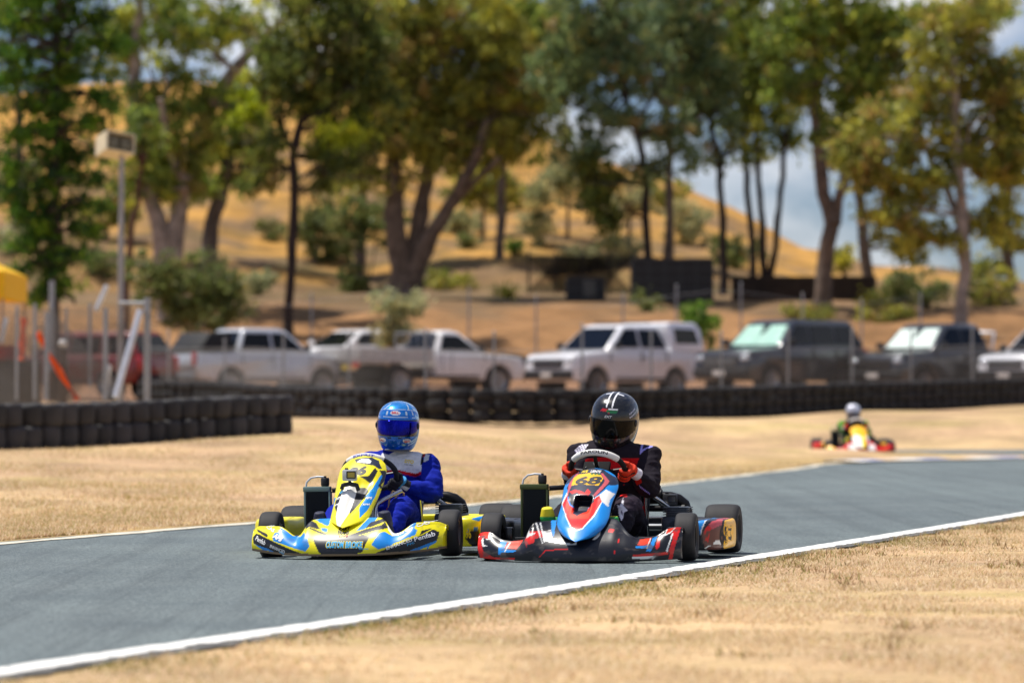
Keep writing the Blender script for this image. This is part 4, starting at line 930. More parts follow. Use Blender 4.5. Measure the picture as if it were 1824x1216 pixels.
silv = mat('silver polycarbonate', S(206,206,204), .3, metal=.25, vary=.1)
ac = action_camera('silver action camera clamped in front of the yellow number panel', KY, (-.026,-.030,.461), silv, None, mat('tinted lens window', S(176,150,20), .15, coat=1.))
fm = MB(); fm.tube([(-.046, .0, -.078), (-.040, .0, -.056), (0, .0, -.048), (.040, .0, -.056), (.050, .0, -.085)], [.012, .013, .014, .013, .012], 10); fm.build('mount_arm', black_plastic, ac)
action_camera('black action camera on the induction pipe behind the black suited driver', KR, (.312,.895,.312), mat('dark grey housing', S(66,68,72), .35, vary=.15), None, mat('dark lens window', S(60,64,74), .12, coat=1.))

# ------------------------------------------------------------------ the third kart, coming out of the far bend
gspec = dict(top=R_TOP, zb=.02, nose=('R', [('W', [(-250,70),(-60,60),(-120,190),(-230,190)]), ('W', [(80,90),(240,80),(220,190),(120,180)]), ('A', [(-610,40),(-430,40),(-400,200),(-610,200)]), ('O', [(-450,40),(-330,40),(-330,150),(-430,190)]), ('R', [(430,60),(545,60),(545,200),(470,200)]), ('O', [(330,60),(430,60),(470,200),(380,180)])]),
    prof=rspec['prof'], bz=rspec['bz'], panel=('A', [('W', [(-130,130),(-10,120),(30,300),(-60,360),(-150,300)]), ('W', [(70,150),(150,200),(150,330),(90,330)]), ('Y', [(0,130),(60,140),(60,340),(10,330)]), ('R', [(60,150),(90,150),(110,280),(60,260)]), ('A', [(-160,350),(160,340),(150,520),(-150,520)])]),
    pod=('O', [('A', [(480,40),(600,40),(600,220),(480,220)]), ('R', [(640,120),(720,120),(720,220),(640,220)])]), rim_grip=black_plastic, rad_top=.40, rad_x=-.37)
KG = kart('go_kart', 'red and yellow kart in the distance on the far bend by the kerb', 5.66, 59.5, -3, gspec); KG.root.location.z = hz(5.66, 59.5); KG.root.scale = (.95, .95, .95)
def paint_green(me, c):
    x, y, z = c.T; col = np.tile(np.array(S(34,34,36)), (len(c), 1)); g = np.array(S(70,140,30))
    col[(np.abs(x) > .15) & (z > .47)] = g*1.0; col[(np.abs(x) > .2) & (z > .36) & (z < .44)] = g; col[(np.sin(z*60) > .5) & (np.abs(x) > .17)] = S(110,160,70); return col
dsp3 = dict(dsp2, ox=0, sh=(.2,.71,.515), head=(.0,.72,.735), head_rot=(R(6), 0, 0), paint=paint_green, helmet=mat('silver helmet paint', rough=.25, attr='col', metal=.3, coat=1.), hs=1.03,
    helmet_paint=lambda c, az: np.where(((c[:, 2] < -.03) & (np.abs(az) < 60))[:, None], np.array(S(96,98,122)), np.array(S(206,208,218))), visor=(.02, -.05), visor_mat=mat('grey visor', S(60,62,80), rough=.1, coat=1.), seed=5.)
PG, HG = driver('driver in black and green suit with silver helmet in the distant kart', KG, 5.66, 59.5, -3, dsp3); PG.location.z = KG.root.location.z; PG.scale = (.95, .95, .95)
# ================================================================== trees and shrubs
def ground_at(px, py, lo=70., hi=215.):
    for D in np.arange(lo, hi, .5):
        p = at(px, py, D)
        if p.z <= hz(p.x, D): return D
    return hi
leafm = mat('leaf', rough=.5, attr='col', vary=.18, scale=.9, trans=.55, spec=.4)
def bark(name, c): return mat(name, c, rough=.9, vary=.55, scale=3, bump=.5, detail=8)
PALS = {'gum': ([S(100,112,44), S(82,96,40), S(122,126,54), S(70,84,40), S(114,104,56), S(140,138,48)], [4,4,3,3,1.3,1.2]),
        'dark': ([S(72,82,34), S(56,66,30), S(94,98,42), S(80,74,42), S(112,110,40)], [4,4,2,1.5,1]),
        'blue': ([S(92,104,64), S(76,90,60), S(112,114,66), S(64,78,54), S(120,104,66)], [4,4,2,3,1]),
        'pine': ([S(56,84,20), S(40,64,18), S(26,44,15), S(92,114,24), S(66,80,26)], [4,3,2,2.2,1]),
        'lime': ([S(140,148,36), S(120,130,40), S(158,158,48), S(96,108,40)], [3,3,2,1]),
        'bronze': ([S(108,106,44), S(90,94,40), S(124,122,50), S(76,82,38), S(118,98,54), S(138,132,48)], [4,3,3,3,2,1.2]),
        'bush': ([S(80,88,46), S(64,72,40), S(96,98,54), S(106,98,54)], [4,4,2,1]),
        'grey': ([S(126,124,92), S(104,108,78), S(138,128,84), S(92,94,66)], [3,3,2,2]),
        'green': ([S(72,96,30), S(56,78,26), S(90,110,38)], [3,3,2]),
        'yellow': ([S(140,132,40), S(122,118,42), S(108,108,44)], [3,2,2])}
def leaves(blobs, D, pal, size=(.30,.10), droop=.7, dens=1., clump=.42):
    """blobs: (px, py, rx, ry, density, palette or None) -> loose leaf quads and their colours"""
    Vs, Cs = [], []; mpp = D/FPX
    for bl in blobs:
        px, py, rx, ry = bl[:4]; dn = (bl[4] if len(bl) > 4 else 1.)*dens; pl = bl[5] if len(bl) > 5 else pal
        c = np.array(at(px, py, D)); r3 = np.array([rx*mpp, max(.6, min(2.6, .75*rx*mpp)), ry*mpp])
        area = PI*r3[0]*r3[2]; nc = max(4, int(area/(clump**2)*1.7*dn)); per = int(2.3*clump**2*PI/(size[0]*size[1]))
        q = rng.normal(size=(nc, 3)); q /= np.linalg.norm(q, axis=1)[:, None]; q *= (1.06*rng.random(nc)**(1/1.9))[:, None]
        cc = c+q*r3; cols, wt = PALS[pl]; cols = np.array(cols); wt = np.array(wt)/sum(wt)
        ck = rng.choice(len(cols), nc, p=wt)
        n = nc*per; k = np.repeat(np.arange(nc), per)
        sc_ = (.55+.8*rng.random(nc))[k]
        p = cc[k]+rng.normal(size=(n, 3))*np.array([.46, .46, .36])*clump*sc_[:, None]
        d = rng.normal(size=(n, 3)); d[:, 2] -= droop*1.6; d /= np.linalg.norm(d, axis=1)[:, None]
        e = np.cross(d, rng.normal(size=(n, 3))); e /= np.linalg.norm(e, axis=1)[:, None]
        L_ = (size[0]*(.6+.8*rng.random(n)))[:, None]/2; W_ = (size[1]*(.6+.8*rng.random(n)))[:, None]/2
        Vs.append(np.stack([p-d*L_, p+e*W_, p+d*L_, p-e*W_], 1).reshape(-1, 3))
        ci = np.where(rng.random(n) < .72, ck[k], rng.choice(len(cols), n, p=wt)); Cs.append(2.5*cols[ci]*(.8+.4*rng.random(n))[:, None])
    return np.concatenate(Vs), np.concatenate(Cs)
def wobble(pts, a, n=3):
    P = [Vector(p) for p in pts]; out = []
    for i in range(len(P)-1):
        for j in range(n):
            t = j/n; out.append(P[i].lerp(P[i+1], t)+Vector((random.gauss(0, a), random.gauss(0, a), 0)))
    return out+[P[-1]]
def tree(name, label, base, trunks, blobs, pal, bk, D=None, size=(.30,.10), droop=.7, dens=1., clump=.42, cat='tree', group='trees behind the car park'):
    D = D or ground_at(*base); mpp = D/FPX; b3 = at(base[0], base[1], D); b3.z = hz(b3.x, D)
    root = thing(name, label, cat, b3, 0, group)
    t = MB()
    for i, (pts, r0, r1) in enumerate(trunks):
        P = [at(x, y, D) for x, y in pts]
        if i == 0 or abs(pts[0][1]-base[1]) < 30: P[0].z = hz(P[0].x, D)-.15
        dy = random.uniform(-1.2, 1.2) if i else random.uniform(-.3, .3)
        for k in range(1, len(P)): P[k].y += dy*k/(len(P)-1)
        P = wobble(P, .035); n = len(P)
        rr = np.interp(np.linspace(0, 1, n), [0, .06, 1], [r0*1.25*mpp, r0*mpp, r1*mpp])*rng.uniform(.86, 1.12, n); t.tube([p-b3 for p in P], rr, 10)
    # finer limbs reaching into the crown
    tips = [at(p_[0]+(q_[0]-p_[0])*f_, p_[1]+(q_[1]-p_[1])*f_, D) for tr in trunks for p_, q_ in zip(tr[0][:-1], tr[0][1:]) for f_ in (.25, .5, .75, 1.)]
    for bl in blobs:
        c = at(bl[0], bl[1], D); s = min(tips, key=lambda q: (q-c).length+(3 if q.z > c.z+.2 else 0))
        for j in range(3):
            e = c+Vector((random.gauss(0, .5)*bl[2]*mpp, random.gauss(0, .6), random.gauss(.1, .35)*bl[3]*mpp)); m_ = s.lerp(e, .5)+Vector((random.gauss(0, .25), random.gauss(0, .3), random.gauss(.15, .2)))
            t.tube([p-b3 for p in wobble([s, m_, e], .05)], [.055, .05, .045, .04, .032, .024, .014], 6)
    t.build('trunk', bk, root)
    V, C = leaves(blobs, D, pal, size, droop, dens, clump); quads('crown', V-np.array(b3), C, leafm, root)
    return root
pale = bark('pale gum bark', S(150,136,124)); greyb = bark('grey bark', S(96,88,84)); darkb = bark('dark bark', S(48,36,32)); brownb = bark('brown bark', S(104,88,76)); redb = bark('red brown bark', S(84,54,40))
tree('pine_tree', 'dense dark green pine with tiered branches beside the floodlight pole', (97,548), [([(97,548),(97,420),(100,250),(105,80),(108,-60)], 9, 4)],
    [(51,-50,64,19,.95),(175,-66,62,18,.95),(113,-60,52,24,.9),(55,-2,64,19,.95),(189,-18,62,18,.95),(111,-12,52,24,.9),(42,46,64,19,.95),(159,30,62,18,.95),(109,36,52,24,.9),(48,94,64,19,.95),(177,78,62,18,.95),(107,84,52,24,.9),(36,142,64,19,.95),(149,126,62,18,.95),(105,132,52,24,.9),(46,190,64,19,.95),(177,174,62,18,.95),(103,180,52,24,.9),(39,238,61,19,.95),(154,222,59,18,.95),(101,228,49,24,.9),(50,286,58,19,.95),(173,270,56,18,.95),(99,276,47,24,.9),(40,334,55,19,.95),(141,318,53,18,.95),(97,324,44,24,.9),(46,382,52,19,.95),(150,366,50,18,.95),(95,372,42,24,.9),(51,430,47,19,.95),(149,414,46,18,.95),(93,420,38,24,.9),(52,478,37,19,.95),(120,462,36,18,.95),(91,468,30,24,.9),(63,526,27,19,.95),(116,510,26,18,.95),(89,516,22,24,.9)], 'pine', darkb, D=92, size=(.34,.065), droop=-.5, clump=.34)
tree('gum_tree', 'gum tree with two pale forked trunks above the olive bush', (298,505), [([(298,505),(288,420),(262,330),(243,240),(236,110),(250,-20)], 17, 7), ([(298,505),(310,420),(326,320),(352,230),(400,140),(452,80),(500,30)], 19, 7), ([(326,320),(300,250),(290,180)], 9, 5)],
    [(330,265,80,55),(265,200,62,50),(290,300,70,40),(225,70,45,60,.6),(345,60,70,45,.6),(300,340,70,34,.6),(240,300,50,50,.6),(420,30,80,40,.5),(300,120,60,40,.5),(360,180,60,45),(480,90,40,50,.6),(300,-40,130,40)], 'gum', pale, D=116)
tree('gum_tree', 'gum with one leaning grey trunk and a lime green spray of leaves', (368,470), [([(368,470),(378,400),(395,340),(415,260),(432,180)], 17, 8)], [(430,185,62,60,1.2,'lime'),(400,270,75,50),(455,250,50,45,1.),(350,330,70,34),(470,310,45,30,.8,'bronze')], 'gum', greyb, D=119)
tree('gum_tree', 'thin dark stem leaning at the edge of the olive bush', (222,545), [([(222,545),(227,450),(240,360),(252,290)], 6, 4)], [(245,270,45,40,.7),(262,215,40,36,.7)], 'gum', redb, D=110)
tree('gum_tree', 'slim black trunked tree standing alone left of the bare dirt strip', (512,578), [([(512,578),(517,470),(522,370),(522,280),(534,215),(548,165)], 9.5, 7), ([(522,290),(505,230),(500,180)], 4, 3), ([(534,215),(590,190),(640,150)], 6, 4)],
    [(545,80,95,70,1.15),(500,150,60,60),(590,150,90,70,1.15),(640,70,80,70,1.1),(480,245,45,32,.8),(610,235,55,32,1.,'lime'),(560,-30,130,50),(660,170,50,60),(600,290,62,44,.8),(450,300,44,50,.5),(570,330,40,30,.5)], 'dark', darkb, D=112)
tree('gum_tree', 'large gum with three thick spreading trunks near the centre', (725,535), [([(722,535),(708,440),(702,350),(700,270),(690,190)], 23, 9), ([(728,535),(738,440),(752,350),(766,270),(780,180)], 20, 9), ([(735,500),(772,415),(815,345),(848,285),(870,215)], 18, 8), ([(800,372),(850,322),(890,285)], 7, 5)],
    [(720,60,110,75,1.1),(830,70,110,70,1.1),(700,165,105,70,1.1),(800,170,100,65,1.1),(900,130,90,65),(880,225,90,46),(760,245,95,38),(660,255,55,36,1.,'dark'),(960,210,50,40,.7),(780,-30,170,45), (640,130,60,80,1.,'dark'),(640,330,70,40,.6),(905,275,66,36,.5),(700,300,80,36,.5),(820,280,80,34,.5)], 'bronze', brownb, D=126)
tree('gum_tree', 'sparse tree with dark hanging foliage and a thin trunk before the golden slope', (1155,480), [([(1155,480),(1153,390),(1148,310),(1128,215),(1095,110),(1080,10)], 8, 5), ([(1128,215),(1180,150),(1210,100)], 4, 3), ([(1110,160),(1070,230),(1060,300)], 4, 3)],
    [(1045,60,90,66,.9),(1120,120,80,60,.7),(990,150,70,55,.55),(1090,200,66,45,.6),(1046,262,60,40,.9),(1062,330,32,62,2.0,'dark'),(1080,385,18,36,2.0,'dark'),(1150,300,46,40,.6),(1200,230,60,44,.6),(1215,290,44,34,.4),(1060,-40,140,50)], 'blue', darkb, D=124)
tree('gum_tree', 'single dark stem, leftmost of the slender trees by the black crates', (1290,512), [([(1290,512),(1288,420),(1283,330),(1272,240),(1262,150)], 8, 5)], [(1250,120,75,70,.95),(1215,60,70,60,.95),(1272,210,55,40,.7),(1270,275,40,34,.5),(1235,190,50,40,.5),(1230,-30,100,50)], 'blue', darkb, D=129)
tree('gum_tree', 'clump of three slender dark stems rising from behind the low dark wall', (1355,505), [([(1342,505),(1336,400),(1328,310),(1324,230)], 7, 5), ([(1360,505),(1357,400),(1350,320),(1345,220)], 7, 5), ([(1368,505),(1384,395),(1392,315),(1402,220)], 7, 4)],
    [(1330,120,80,75,1.),(1385,160,75,60,1.),(1370,60,90,60,1.1),(1325,220,60,40,.7),(1400,240,50,36,.6),(1350,270,50,28,.4),(1340,-30,110,50)], 'gum', darkb, D=131)
tree('gum_tree', 'tall gum with a thick brown trunk forking low above the low wall', (1468,530), [([(1468,530),(1471,450),(1484,398),(1464,320),(1456,200),(1450,70),(1444,-60)], 16, 9), ([(1484,398),(1503,330),(1522,240),(1548,120)], 11, 6), ([(1456,200),(1420,130),(1400,90)], 6, 4)],
    [(1435,60,90,66,1.1),(1500,60,90,60,1.1),(1560,50,90,60,1.1),(1420,160,60,50),(1520,160,80,60,1.1),(1580,130,70,60,1.1),(1490,230,60,36,.7),(1480,-40,150,45),(1700,20,110,36,1.1)], 'gum', brownb, D=119)
tree('gum_tree', 'bronze leaved gum with pale branches standing farthest right', (1712,590), [([(1712,590),(1717,480),(1713,385),(1704,270),(1698,150)], 13, 8), ([(1713,390),(1672,305),(1640,225)], 7, 4), ([(1708,300),(1742,235),(1785,180)], 6.5, 3.5), ([(1704,260),(1690,180),(1700,100)], 6, 4)],
    [(1700,110,95,75,1.1),(1620,220,85,60,1.1),(1780,150,75,75,1.1),(1560,300,75,52,1.1),(1640,320,75,50,1.),(1790,270,60,66,1.1),(1590,385,62,36,1.),(1660,425,66,30,.9),(1770,390,52,46,1.),(1815,210,50,70),(1720,260,60,50,.8),(1530,265,50,40,.9),(1720,30,90,40)], 'bronze', pale, D=112)
tree('gum_tree', 'brown trunked tree half hidden behind the bronze leaved gum', (1545,505), [([(1545,505),(1540,420),(1528,330),(1520,250)], 12, 8)], [(1540,230,60,50,.9),(1500,280,45,36,.7),(1610,440,40,30,.9)], 'bronze', brownb, D=136)
tree('gum_tree', 'tree at the edge of the frame with a dark brown stem beyond the bronze gum', (1800,505), [([(1800,505),(1792,420),(1796,330)], 10, 7)], [(1800,300,55,60),(1810,420,50,30),(1750,470,45,26,.8)], 'bronze', brownb, D=138)
for px, lab, bl in ((640, 'rear tree whose crown fills the sky above the slim black trunk', [(600,20,90,60,1.1),(660,100,80,70,1.1),(580,180,70,50,.9),(620,260,70,50,.7),(740,260,70,50,.6)]),
                    (890, 'rear tree whose crown tops the large three trunked gum', [(880,30,110,60,1.1),(970,60,90,70,1.1),(950,160,80,60,.9),(860,190,80,60,.9),(1010,130,60,60,.7),(930,255,60,40,.5)]),
                    (1190, 'rear tree with thin blue green crown above the golden slope', [(1090,60,80,70,.9),(1150,230,60,40,.5),(1170,40,90,66,1.1),(1230,100,66,60,1.),(1180,150,60,46,.8),(1300,60,80,70,1.),(1280,170,60,50,.7)]),
                    (30, 'rear tree behind the bright green pine', [(20,30,70,60,.7),(10,130,50,60,.4),(200,80,70,60,.8),(300,30,90,60,.8),(400,60,70,60,.6)])):
    tree('gum_tree', lab, (px, 470), [([(px,470),(px+6,350),(px,220),(px-4,100)], 9, 6)], bl, 'gum' if px != 1190 else 'blue', brownb, D=143)
def shrub(label, px, py, rx, ry, pal, D=None, dens=1., name='shrub', size=(.2,.08), droop=.1, extra=()):
    D = D or ground_at(px, py+ry*.85); c = at(px, py, D); b3 = Vector((c.x, D, hz(c.x, D))); root = thing(name, label, 'shrub', b3, 0, 'shrubs on the bank and hill')
    s = MB()
    for i in range(5):
        e = Vector((random.gauss(0, .35)*rx*D/FPX, random.gauss(0, .2), c.z-b3.z+random.gauss(.1, .3)*ry*D/FPX)); s.tube([(0, 0, -.05), tuple(e*.5+Vector((random.gauss(0, .05), 0, .02))), tuple(e)], [.03, .022, .012], 6)
    s.build('stem', brownb, root)
    V, C = leaves([(px, py, rx, ry)]+list(extra), D, pal, size, droop, dens, .28); quads('foliage', V-np.array(b3), C, leafm, root); return root
shrub('big olive bush under the two pale trunks behind the white dual cab ute', 335, 505, 95, 62, 'bush', 107, .85, extra=[(400,530,50,50),(270,490,45,45),(360,560,80,30)])
shrub('grey green sapling in front of the large three trunked gum', 700, 565, 34, 40, 'grey', 104, .9, extra=[(690,535,26,22),(735,540,24,24),(700,610,26,30)])
shrub('round bright green bush behind the white canopied ute', 1250, 578, 34, 38, 'green', 105.5, 1.3)
for a in (('olive thicket on the slope left of the large gum', 655, 395, 78, 50, 'bush', 140), ('low green tuft on the slope beside the bare dirt strip', 628, 500, 34, 26, 'bush', None), ('small yellow bush on the bank right of the large gum', 906, 524, 22, 14, 'yellow', None),
          ('bright green tuft on the golden slope', 914, 440, 20, 18, 'green', None), ('tall grey green shrub standing on the golden slope', 958, 385, 30, 62, 'grey', None), ('grey bush on the slope under the hanging foliage', 1105, 445, 36, 30, 'grey', None),
          ('small olive bush in front of the tall black crates', 1152, 540, 28, 18, 'bush', None), ('yellow green bush beside the brown forked trunk', 1505, 462, 28, 26, 'yellow', 141), ('dark green bush below the bronze gum, left of its trunk', 1600, 520, 40, 34, 'bush', None),
          ('tall loose bush below the bronze gum, right of its trunk', 1765, 515, 52, 36, 'bronze', None), ('yellowish bush at the foot of the low dark wall', 1560, 545, 30, 18, 'yellow', None), ('scrubby olive bush between the bronze gum and the low wall', 1655, 520, 34, 36, 'bush', None),
          ('grey bush on the slope by the slim black trunk', 480, 412, 28, 20, 'bush', None), ('dry bush on the slope left of the pine', 30, 430, 40, 26, 'grey', None), ('olive bush by the foot of the floodlight pole', 180, 470, 36, 26, 'bush', None), ('small round bush high on the golden slope', 830, 430, 24, 18, 'bush', None),
          ('loose olive bush on the hill behind the slender stems', 1225, 400, 44, 46, 'grey', None), ('brown scrub on the hill below the hanging foliage', 1190, 350, 40, 40, 'bronze', None), ('low brown scrub on the bank above the dark ute', 1590, 560, 60, 16, 'bronze', None), ('grey scrub on the slope below the large gum, right side', 810, 395, 46, 26, 'grey', None), ('straggly olive scrub between the slim black trunk and the large gum', 590, 440, 50, 30, 'bush', None), ('pale scrub behind the low black box', 1040, 460, 46, 28, 'grey', None), ('wide bronze scrub high on the slope left of the hanging foliage', 890, 350, 66, 34, 'bronze', None), ('olive scrub on the slope behind the slender stems, lower one', 1310, 450, 50, 34, 'bush', None), ('brown scrub on the bank right of the grey green sapling', 800, 500, 46, 20, 'bronze', None), ('pale bush on the bank left of the slim black trunk', 460, 505, 36, 26, 'grey', None), ('low brown scrub on the bank above the dark wagon', 1440, 560, 66, 14, 'bronze', None)):
    shrub(*a)

for i, (px, py, rx, ry, pl, D_, what) in enumerate(((560,400,40,46,'bush',145,'olive scrub tree on the slope between the slim black trunk and the large gum'), (860,330,60,46,'bronze',150,'bronze scrub tree high on the slope right of the large gum'),
    (1010,320,46,50,'grey',148,'grey scrub tree on the slope left of the hanging foliage'), (190,380,50,50,'bronze',146,'bronze scrub tree on the slope behind the floodlight pole'),
    (20,330,50,50,'bush',148,'olive scrub tree on the slope left of the pine'), (1120,360,40,36,'grey',150,'grey scrub tree beside the thin trunk of the hanging foliage'))):
    tree('scrub_tree', what, (px, py+ry), [([(px,py+ry*1.5),(px+3,py),(px-2,py-ry*.5)], 4, 2)], [(px,py,rx,ry,.75),(px+rx*.5,py-ry*.4,rx*.6,ry*.6,.7),(px-rx*.6,py+ry*.3,rx*.5,ry*.5,.6)], pl, brownb, D=D_, size=(.26,.1), cat='small tree', group='scrub trees on the slope')
# ================================================================== tyre walls
tyre_m = mat('old tyre rubber', S(25,24,26), rough=.8, vary=.3, scale=5, bump=.2, detail=6)
tyre_l = mat('dusty tyre rubber', S(44,42,44), rough=.7, vary=.4, scale=4, bump=.2, detail=6)
for m_ in (tyre_m, tyre_l):
    q = m_.node_tree; oi = q.nodes.new('ShaderNodeObjectInfo'); mr_ = q.nodes.new('ShaderNodeMapRange'); mr_.inputs['To Min'].default_value = .65; mr_.inputs['To Max'].default_value = 1.5; q.links.new(oi.outputs['Random'], mr_.inputs['Value'])
    h2 = q.nodes.new('ShaderNodeHueSaturation'); q.links.new(mr_.outputs[0], h2.inputs['Value']); q.links.new(next(z_ for z_ in q.nodes if z_.type == 'HUE_SAT').outputs['Color'], h2.inputs['Color']); q.links.new(h2.outputs['Color'], q.nodes['Principled BSDF'].inputs['Base Color'])
def stack_tyre(r, h):
    b = MB(); w_ = h/2
    b.lathe([(r*.55, -w_*.82), (r*.60, -w_*.95), (r*.78, -w_), (r*.90, -w_*.93), (r*.965, -w_*.76), (r*.99, -w_*.4), (r, 0), (r*.99, w_*.4), (r*.965, w_*.76), (r*.90, w_*.93), (r*.78, w_), (r*.60, w_*.95), (r*.55, w_*.82), (r*.68, 0)], None, 28, closed=True)
    return b.mesh('tyre', tyre_l if r < .2 else tyre_m)
def polyline(pts, step):
    P = [Vector(p) for p in pts]; out = []; carry = 0
    for a, b in zip(P[:-1], P[1:]):
        L_ = (b-a).length; d = carry
        while d < L_: out.append(a.lerp(b, d/L_)); d += step
        carry = d-L_
    return out
def smooth_line(pts, step): 
    q = resample([(p[0], p[1]) for p in pts], .2); return polyline(q, step)
first = {}
def place_tyre(key, r, h, x, y, z, label, group):
    if key not in first:
        me = stack_tyre(r, h); me.polygons.foreach_set('use_smooth', [True]*len(me.polygons)); o = bpy.data.objects.new('tyre', me); COL.objects.link(o); first[key] = o
    else: o = first[key].copy(); COL.objects.link(o)
    o.location = (x+random.gauss(0, .012), y+random.gauss(0, .02), z+h/2); o.rotation_euler = (random.gauss(0, .035), random.gauss(0, .035), random.random()*6)
    s_ = random.uniform(.94, 1.04); o.scale = (s_, s_, random.uniform(.96, 1.03))
    return tag(o, label, 'tyre', group)
LW = [(-7.95,42.9),(-6.3,45.),(-4.62,47.15),(-2.95,49.3)]
cols_ = smooth_line(LW, .315)
for row, (ox, oy) in enumerate(((0, 0),)):
    for i, p in enumerate(cols_):
        x, y = p.x+ox, p.y+oy; z = hz(x, y)-.01; hh = .305-.045*i/len(cols_)
        for t in range(2):
            end = 'end' if i >= len(cols_)-1 and row == 0 else ''
            lab = ('%s black tyre of the stack at the open end of the near tyre wall' % ('upper' if t else 'lower')) if end else 'black tyre in the %s row of the near tyre wall' % ('top' if t else 'bottom')
            o_ = place_tyre('L', .168, .305, x, y, z+t*.985*hh, lab, 'tyres of the near tyre wall'); o_.scale.z = hh/.305; o_.location.z = z+(t*.985+.5)*hh
RW = [tuple(at(px, 700, D)[:2]) for px, D in ((262,82),(400,78.5),(540,73),(760,69),(1100,70),(1450,76),(1824,84),(1880,85.5))]
rw_ = smooth_line(RW, .405); rz_ = gauss(np.array([hz(p.x, p.y) for p in rw_]), 6)
for i, p in enumerate(rw_):
    z = rz_[i]-.015
    for t in range(3): place_tyre('R', .222, .212, p.x, p.y, z+t*.208, 'black tyre in the %s tier of the long tyre wall before the parked cars' % ('bottom', 'middle', 'top')[t], 'tyres of the long tyre wall')
# ================================================================== chain link fences
galv = mat('galvanised steel', S(150,152,156), rough=.45, metal=.55, vary=.15)
wirem = mat('galvanised wire', S(112,108,104), rough=.6, metal=.2, vary=.1)
def net(line, h0, h1, pitch=.062, wd=.0034):
    P = smooth_line(line, .05); n = len(P); zs = [hz(p.x, p.y) for p in P[::20]]; zi = np.interp(range(n), range(0, n, 20), zs); hh = h1-h0; k = int(hh/.05); st = max(1, round(pitch/.05)); V = []
    def pos(i, h): return Vector((P[i].x, P[i].y, zi[i]+h))
    for i in range(0, n-k, st):
        for a, b in (((i, h0), (i+k, h1)), ((i+k, h0), (i, h1))):
            q0, q1 = pos(*a), pos(*b); d = (q1-q0).normalized(); sd = d.cross(Vector((0, 1, 0))).normalized()*wd/2
            V += [q0-sd, q0+sd, q1+sd, q1-sd]
    return np.array([tuple(v) for v in V])
def fence(label, line, posts, h, top_rail=True, pr=.024, name='chain_link_fence', pitch=.062, wd=.0029, lift=.05):
    root = thing(name, label, 'fence', (line[0][0], line[0][1], hz(*line[0])), 0); o = Vector(root.location)
    V = net(line, lift, h, pitch, wd); quads('wire_mesh', V-np.array(o), None, wirem, root)
    for x, y, ph in posts:
        z = hz(x, y); b = MB(); b.tube([Vector((x, y, z-.1))-o, Vector((x, y, z+ph))-o], pr, 10); b.ell(Vector((x, y, z+ph))-o, (pr*1.25, pr*1.25, pr*.8), nu=10, nv=6); b.build('post', galv, root)
    if top_rail:
        P = smooth_line(line, 1.); MB().tube([Vector((p.x, p.y, hz(p.x, p.y)+h))-o for p in P], .006, 6).build('top_wire', galv, root)
    return root
FL = [tuple(at(px, 700, D+2.4)[:2]) for px, D in ((262,82),(400,78.5),(540,73),(760,69),(1100,70),(1450,76),(1824,84),(1990,88.5))]
fp = []
for px, hgt in ((300,1.75),(400,1.55),(505,1.7),(621,1.7),(758,1.75),(880,1.7),(1037,1.85),(1160,1.7),(1285,1.75),(1404,1.75),(1518,1.75),(1623,1.75),(1732,1.75),(1850,1.75)):
    D = float(np.interp(px, [200,400,540,760,1100,1450,1824,1990], [84,78.5,73,69,70,76,84,88.5]))+2.4; p = at(px, 700, D); fp.append((p.x, D, hgt))
fence('chain link fence on grey posts between the long tyre wall and parked cars', FL, fp, 1.35)
# wire fence up on the bank, behind the cars
BL = [tuple(at(px, 560, D)[:2]) for px, D in ((380,110),(800,110.5),(1200,110),(1600,111),(1900,112))]
bp_ = []
for px in (400, 555, 690, 835, 955, 1110, 1205, 1320, 1430, 1535, 1640): p = at(px, 560, 110.3); bp_.append((p.x, 110.3, 1.75))
fence('thin wire fence on the bank behind the parked cars', BL, bp_, 1.5, True, .03, 'wire_fence', .15, .003)
# fenced pen on the left
PL = [tuple(at(px, 640, D)[:2]) for px, D in ((-120,60),(40,59),(265,58))]
pen = fence('tall mesh pen fence with bright diagonal brace behind the near tyre wall', PL, [], 1.86, False, .03, 'mesh_fence', .062, .009)
def pen_bar(a, b, r, m=galv, D=58., D2=None, name='post'):
    o = Vector(pen.location); A = at(*a, D); B = at(*b, D2 or D); MB().tube([A-o, B-o], r, 10).build(name, m, pen)
bright = mat('bright galvanised brace', S(206,210,218), rough=.35, metal=.4, vary=.1)
for a, b, r in (((262,716),(262,530),.055),((188,712),(188,548),.040),((82,712),(84,556),.040),((62,712),(62,540),.028),((30,712),(30,545),.026)): pen_bar(a, b, r)
for a, b, r in (((160,690),(160,540),.03),((92,660),(92,500),.05),((118,690),(118,548),.025)): pen_bar(a, b, r, D=63)
pen_bar((206,708),(250,552),.052,bright,57.6,57.9,'brace'); pen_bar((171,553),(191,508),.045,bright,63,63,'brace'); pen_bar((186,706),(196,650),.035,bright,62,62,'brace'); pen_bar((3,610),(12,565),.035,bright,60,60,'brace')
pen_bar((212,540),(264,540),.03,galv,58,58,'rail')
V = net([tuple(at(px, 640, 63)[:2]) for px in (-100, 80, 290)], .05, 1.75, .062, .008); quads('wire_mesh', V-np.array(pen.location), None, wirem, pen)
dkw = mat('dark shade mesh', S(40,36,34), .9)
Dm = 133; ML = [tuple(at(px, 540, Dm)[:2]) for px in (938, 1035, 1132)]; zf = fence('dark mesh screen fence left of the tall black crates', ML, [(*at(px, 540, Dm)[:2], 1.5) for px in (942, 990, 1040, 1085, 1128)], 1.4, True, .05, 'mesh_fence', .10, .05)
for ch in zf.children: ch.data.materials.clear(); ch.data.materials.append(dkw)
